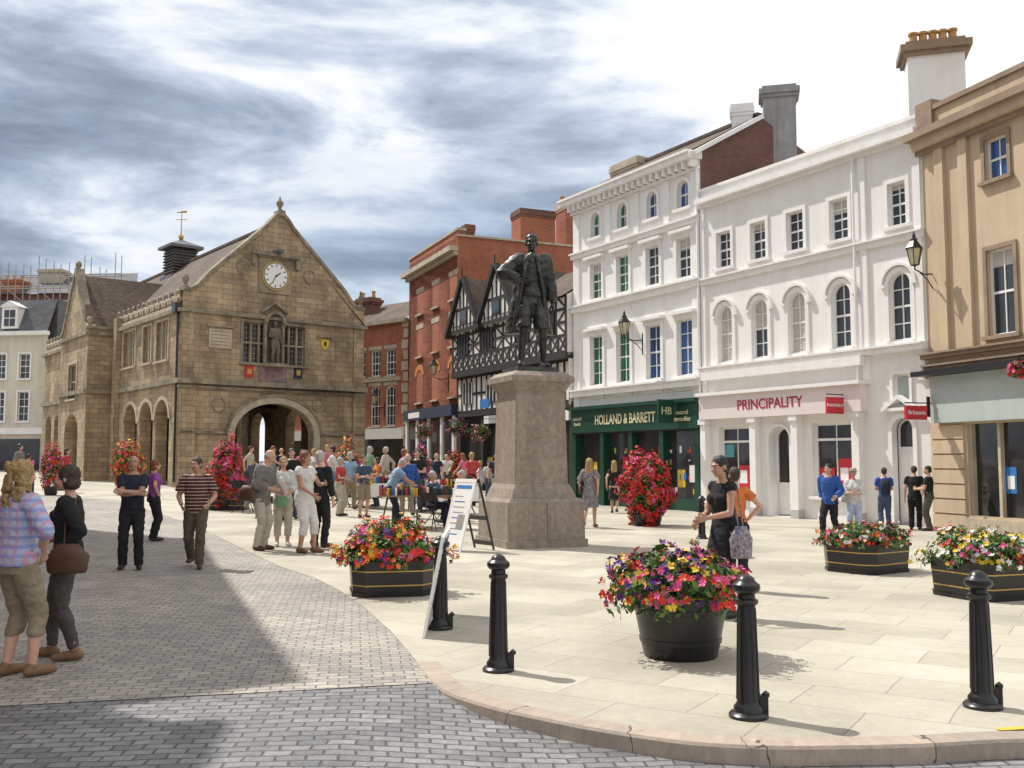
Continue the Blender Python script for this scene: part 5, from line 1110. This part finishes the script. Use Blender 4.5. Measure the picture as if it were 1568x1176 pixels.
def chair(px,py,yaw):
    g=G(px,py); b=Bd('folding_chair',g,yaw)
    b.box('seat',BLACK,WORLD,-.2,.2,.43,.46,-.2,.2); b.box('backrest',BLACK,WORLD,-.2,.2,.65,.85,-.22,-.2)
    for x in(-.19,.19):
        b.tube('frame',BLACK,[Vector((x,-.2,0)),Vector((x,.21,.85))],[.012]*2,6); b.tube('frame',BLACK,[Vector((x,.22,0)),Vector((x,-.18,.45))],[.012]*2,6)
    b.done()
chair(668,803,R(60)); chair(405,793,R(100)); chair(372,785,R(60)); chair(700,797,R(-70)); chair(652,812,R(200))
# ================================================================ LIGHT
el_=R(54); sv=Vector((-.81,.58,0)).normalized()*math.cos(el_)+Vector((0,0,math.sin(el_)))
sl=bpy.data.lights.new('sun','SUN'); sl.energy=5.0; sl.angle=R(.5); sl.color=(1,.955,.885); so=bpy.data.objects.new('sun',sl); scene.collection.objects.link(so)
so.rotation_euler=sv.to_track_quat('Z','Y').to_euler(); so.location=(-20,20,40)
w=bpy.data.worlds.new('World'); scene.world=w; w.use_nodes=True; nt=w.node_tree; nt.nodes.clear()
N=nt.nodes.new; Lk=nt.links.new
out=N('ShaderNodeOutputWorld'); bg=N('ShaderNodeBackground'); bg.inputs['Strength'].default_value=.1; Lk(bg.outputs[0],out.inputs[0])
sky=N('ShaderNodeTexSky'); sky.sky_type='NISHITA'; sky.sun_disc=False; sky.sun_elevation=el_; sky.sun_rotation=math.atan2(sv.x,sv.y)
tc=N('ShaderNodeTexCoord'); sp=N('ShaderNodeSeparateXYZ'); Lk(tc.outputs['Generated'],sp.inputs[0])
def M(op,a,b_=None,c_=None,clamp=False):
    n=N('ShaderNodeMath'); n.operation=op; n.use_clamp=clamp
    for i,v in enumerate((a,b_,c_)):
        if v is None: continue
        if isinstance(v,(int,float)): n.inputs[i].default_value=v
        else: Lk(v,n.inputs[i])
    return n.outputs[0]
def MR(v,a,b_,c_,d):
    n=N('ShaderNodeMapRange'); n.interpolation_type='SMOOTHSTEP'; Lk(v,n.inputs[0])
    for i,x in enumerate((a,b_,c_,d)): n.inputs[i+1].default_value=x
    return n.outputs[0]
X,Y,Z=sp.outputs
zz=M('ADD',M('MAXIMUM',Z,0),.34); cb=N('ShaderNodeCombineXYZ'); Lk(M('DIVIDE',X,zz),cb.inputs[0]); Lk(M('MULTIPLY',M('DIVIDE',Y,zz),1.0),cb.inputs[1]); Lk(M('MULTIPLY',Z,4.5),cb.inputs[2])
nz=N('ShaderNodeTexNoise'); nz.inputs['Scale'].default_value=2.1; nz.inputs['Detail'].default_value=11; nz.inputs['Roughness'].default_value=.58; nz.inputs['Distortion'].default_value=.25; Lk(cb.outputs[0],nz.inputs['Vector'])
bandm=M('MULTIPLY',M('MULTIPLY',MR(Z,.15,.24,0,1),MR(Z,.28,.39,1,.0)),MR(X,.02,.25,1,0))
v=M('ADD',M('MULTIPLY',M('SUBTRACT',nz.outputs['Fac'],.5),2.7),.68); v=M('SUBTRACT',v,M('MULTIPLY',bandm,.36)); v=M('ADD',v,MR(X,.06,.36,0,.55)); v=M('ADD',v,M('MULTIPLY',MR(Z,.34,.42,0,.2),MR(X,-.3,-.1,0,1)))
rp=N('ShaderNodeValToRGB'); cr_=rp.color_ramp; cr_.elements[0].position=.0; cr_.elements[0].color=(.22,.27,.36,1); cr_.elements[1].position=.86; cr_.elements[1].color=(1.0,1.0,1.0,1)
for p_,c_ in ((.28,(.36,.43,.55,1)),(.50,(.58,.66,.79,1)),(.68,(.87,.91,.97,1))): e_=cr_.elements.new(p_); e_.color=c_
Lk(v,rp.inputs[0])
vs=N('ShaderNodeVectorMath'); vs.operation='SCALE'; vs.inputs['Scale'].default_value=10.6; Lk(rp.outputs[0],vs.inputs[0])
n2=N('ShaderNodeTexNoise'); n2.inputs['Scale'].default_value=.9; n2.inputs['Detail'].default_value=6; Lk(cb.outputs[0],n2.inputs['Vector'])
mx=N('ShaderNodeMix'); mx.data_type='RGBA'; Lk(M('MULTIPLY',MR(n2.outputs['Fac'],.5,.68,0,.3),MR(X,.0,.3,1,0)),mx.inputs[0]); Lk(vs.outputs[0],mx.inputs[6]); Lk(sky.outputs[0],mx.inputs[7]); Lk(mx.outputs[2],bg.inputs[0])
scene.view_settings.view_transform='Standard'; scene.view_settings.look='None'; scene.view_settings.exposure=0; scene.view_settings.gamma=1
print('objects',len(bpy.data.objects),'polys',sum(len(m.polygons) for m in bpy.data.meshes))
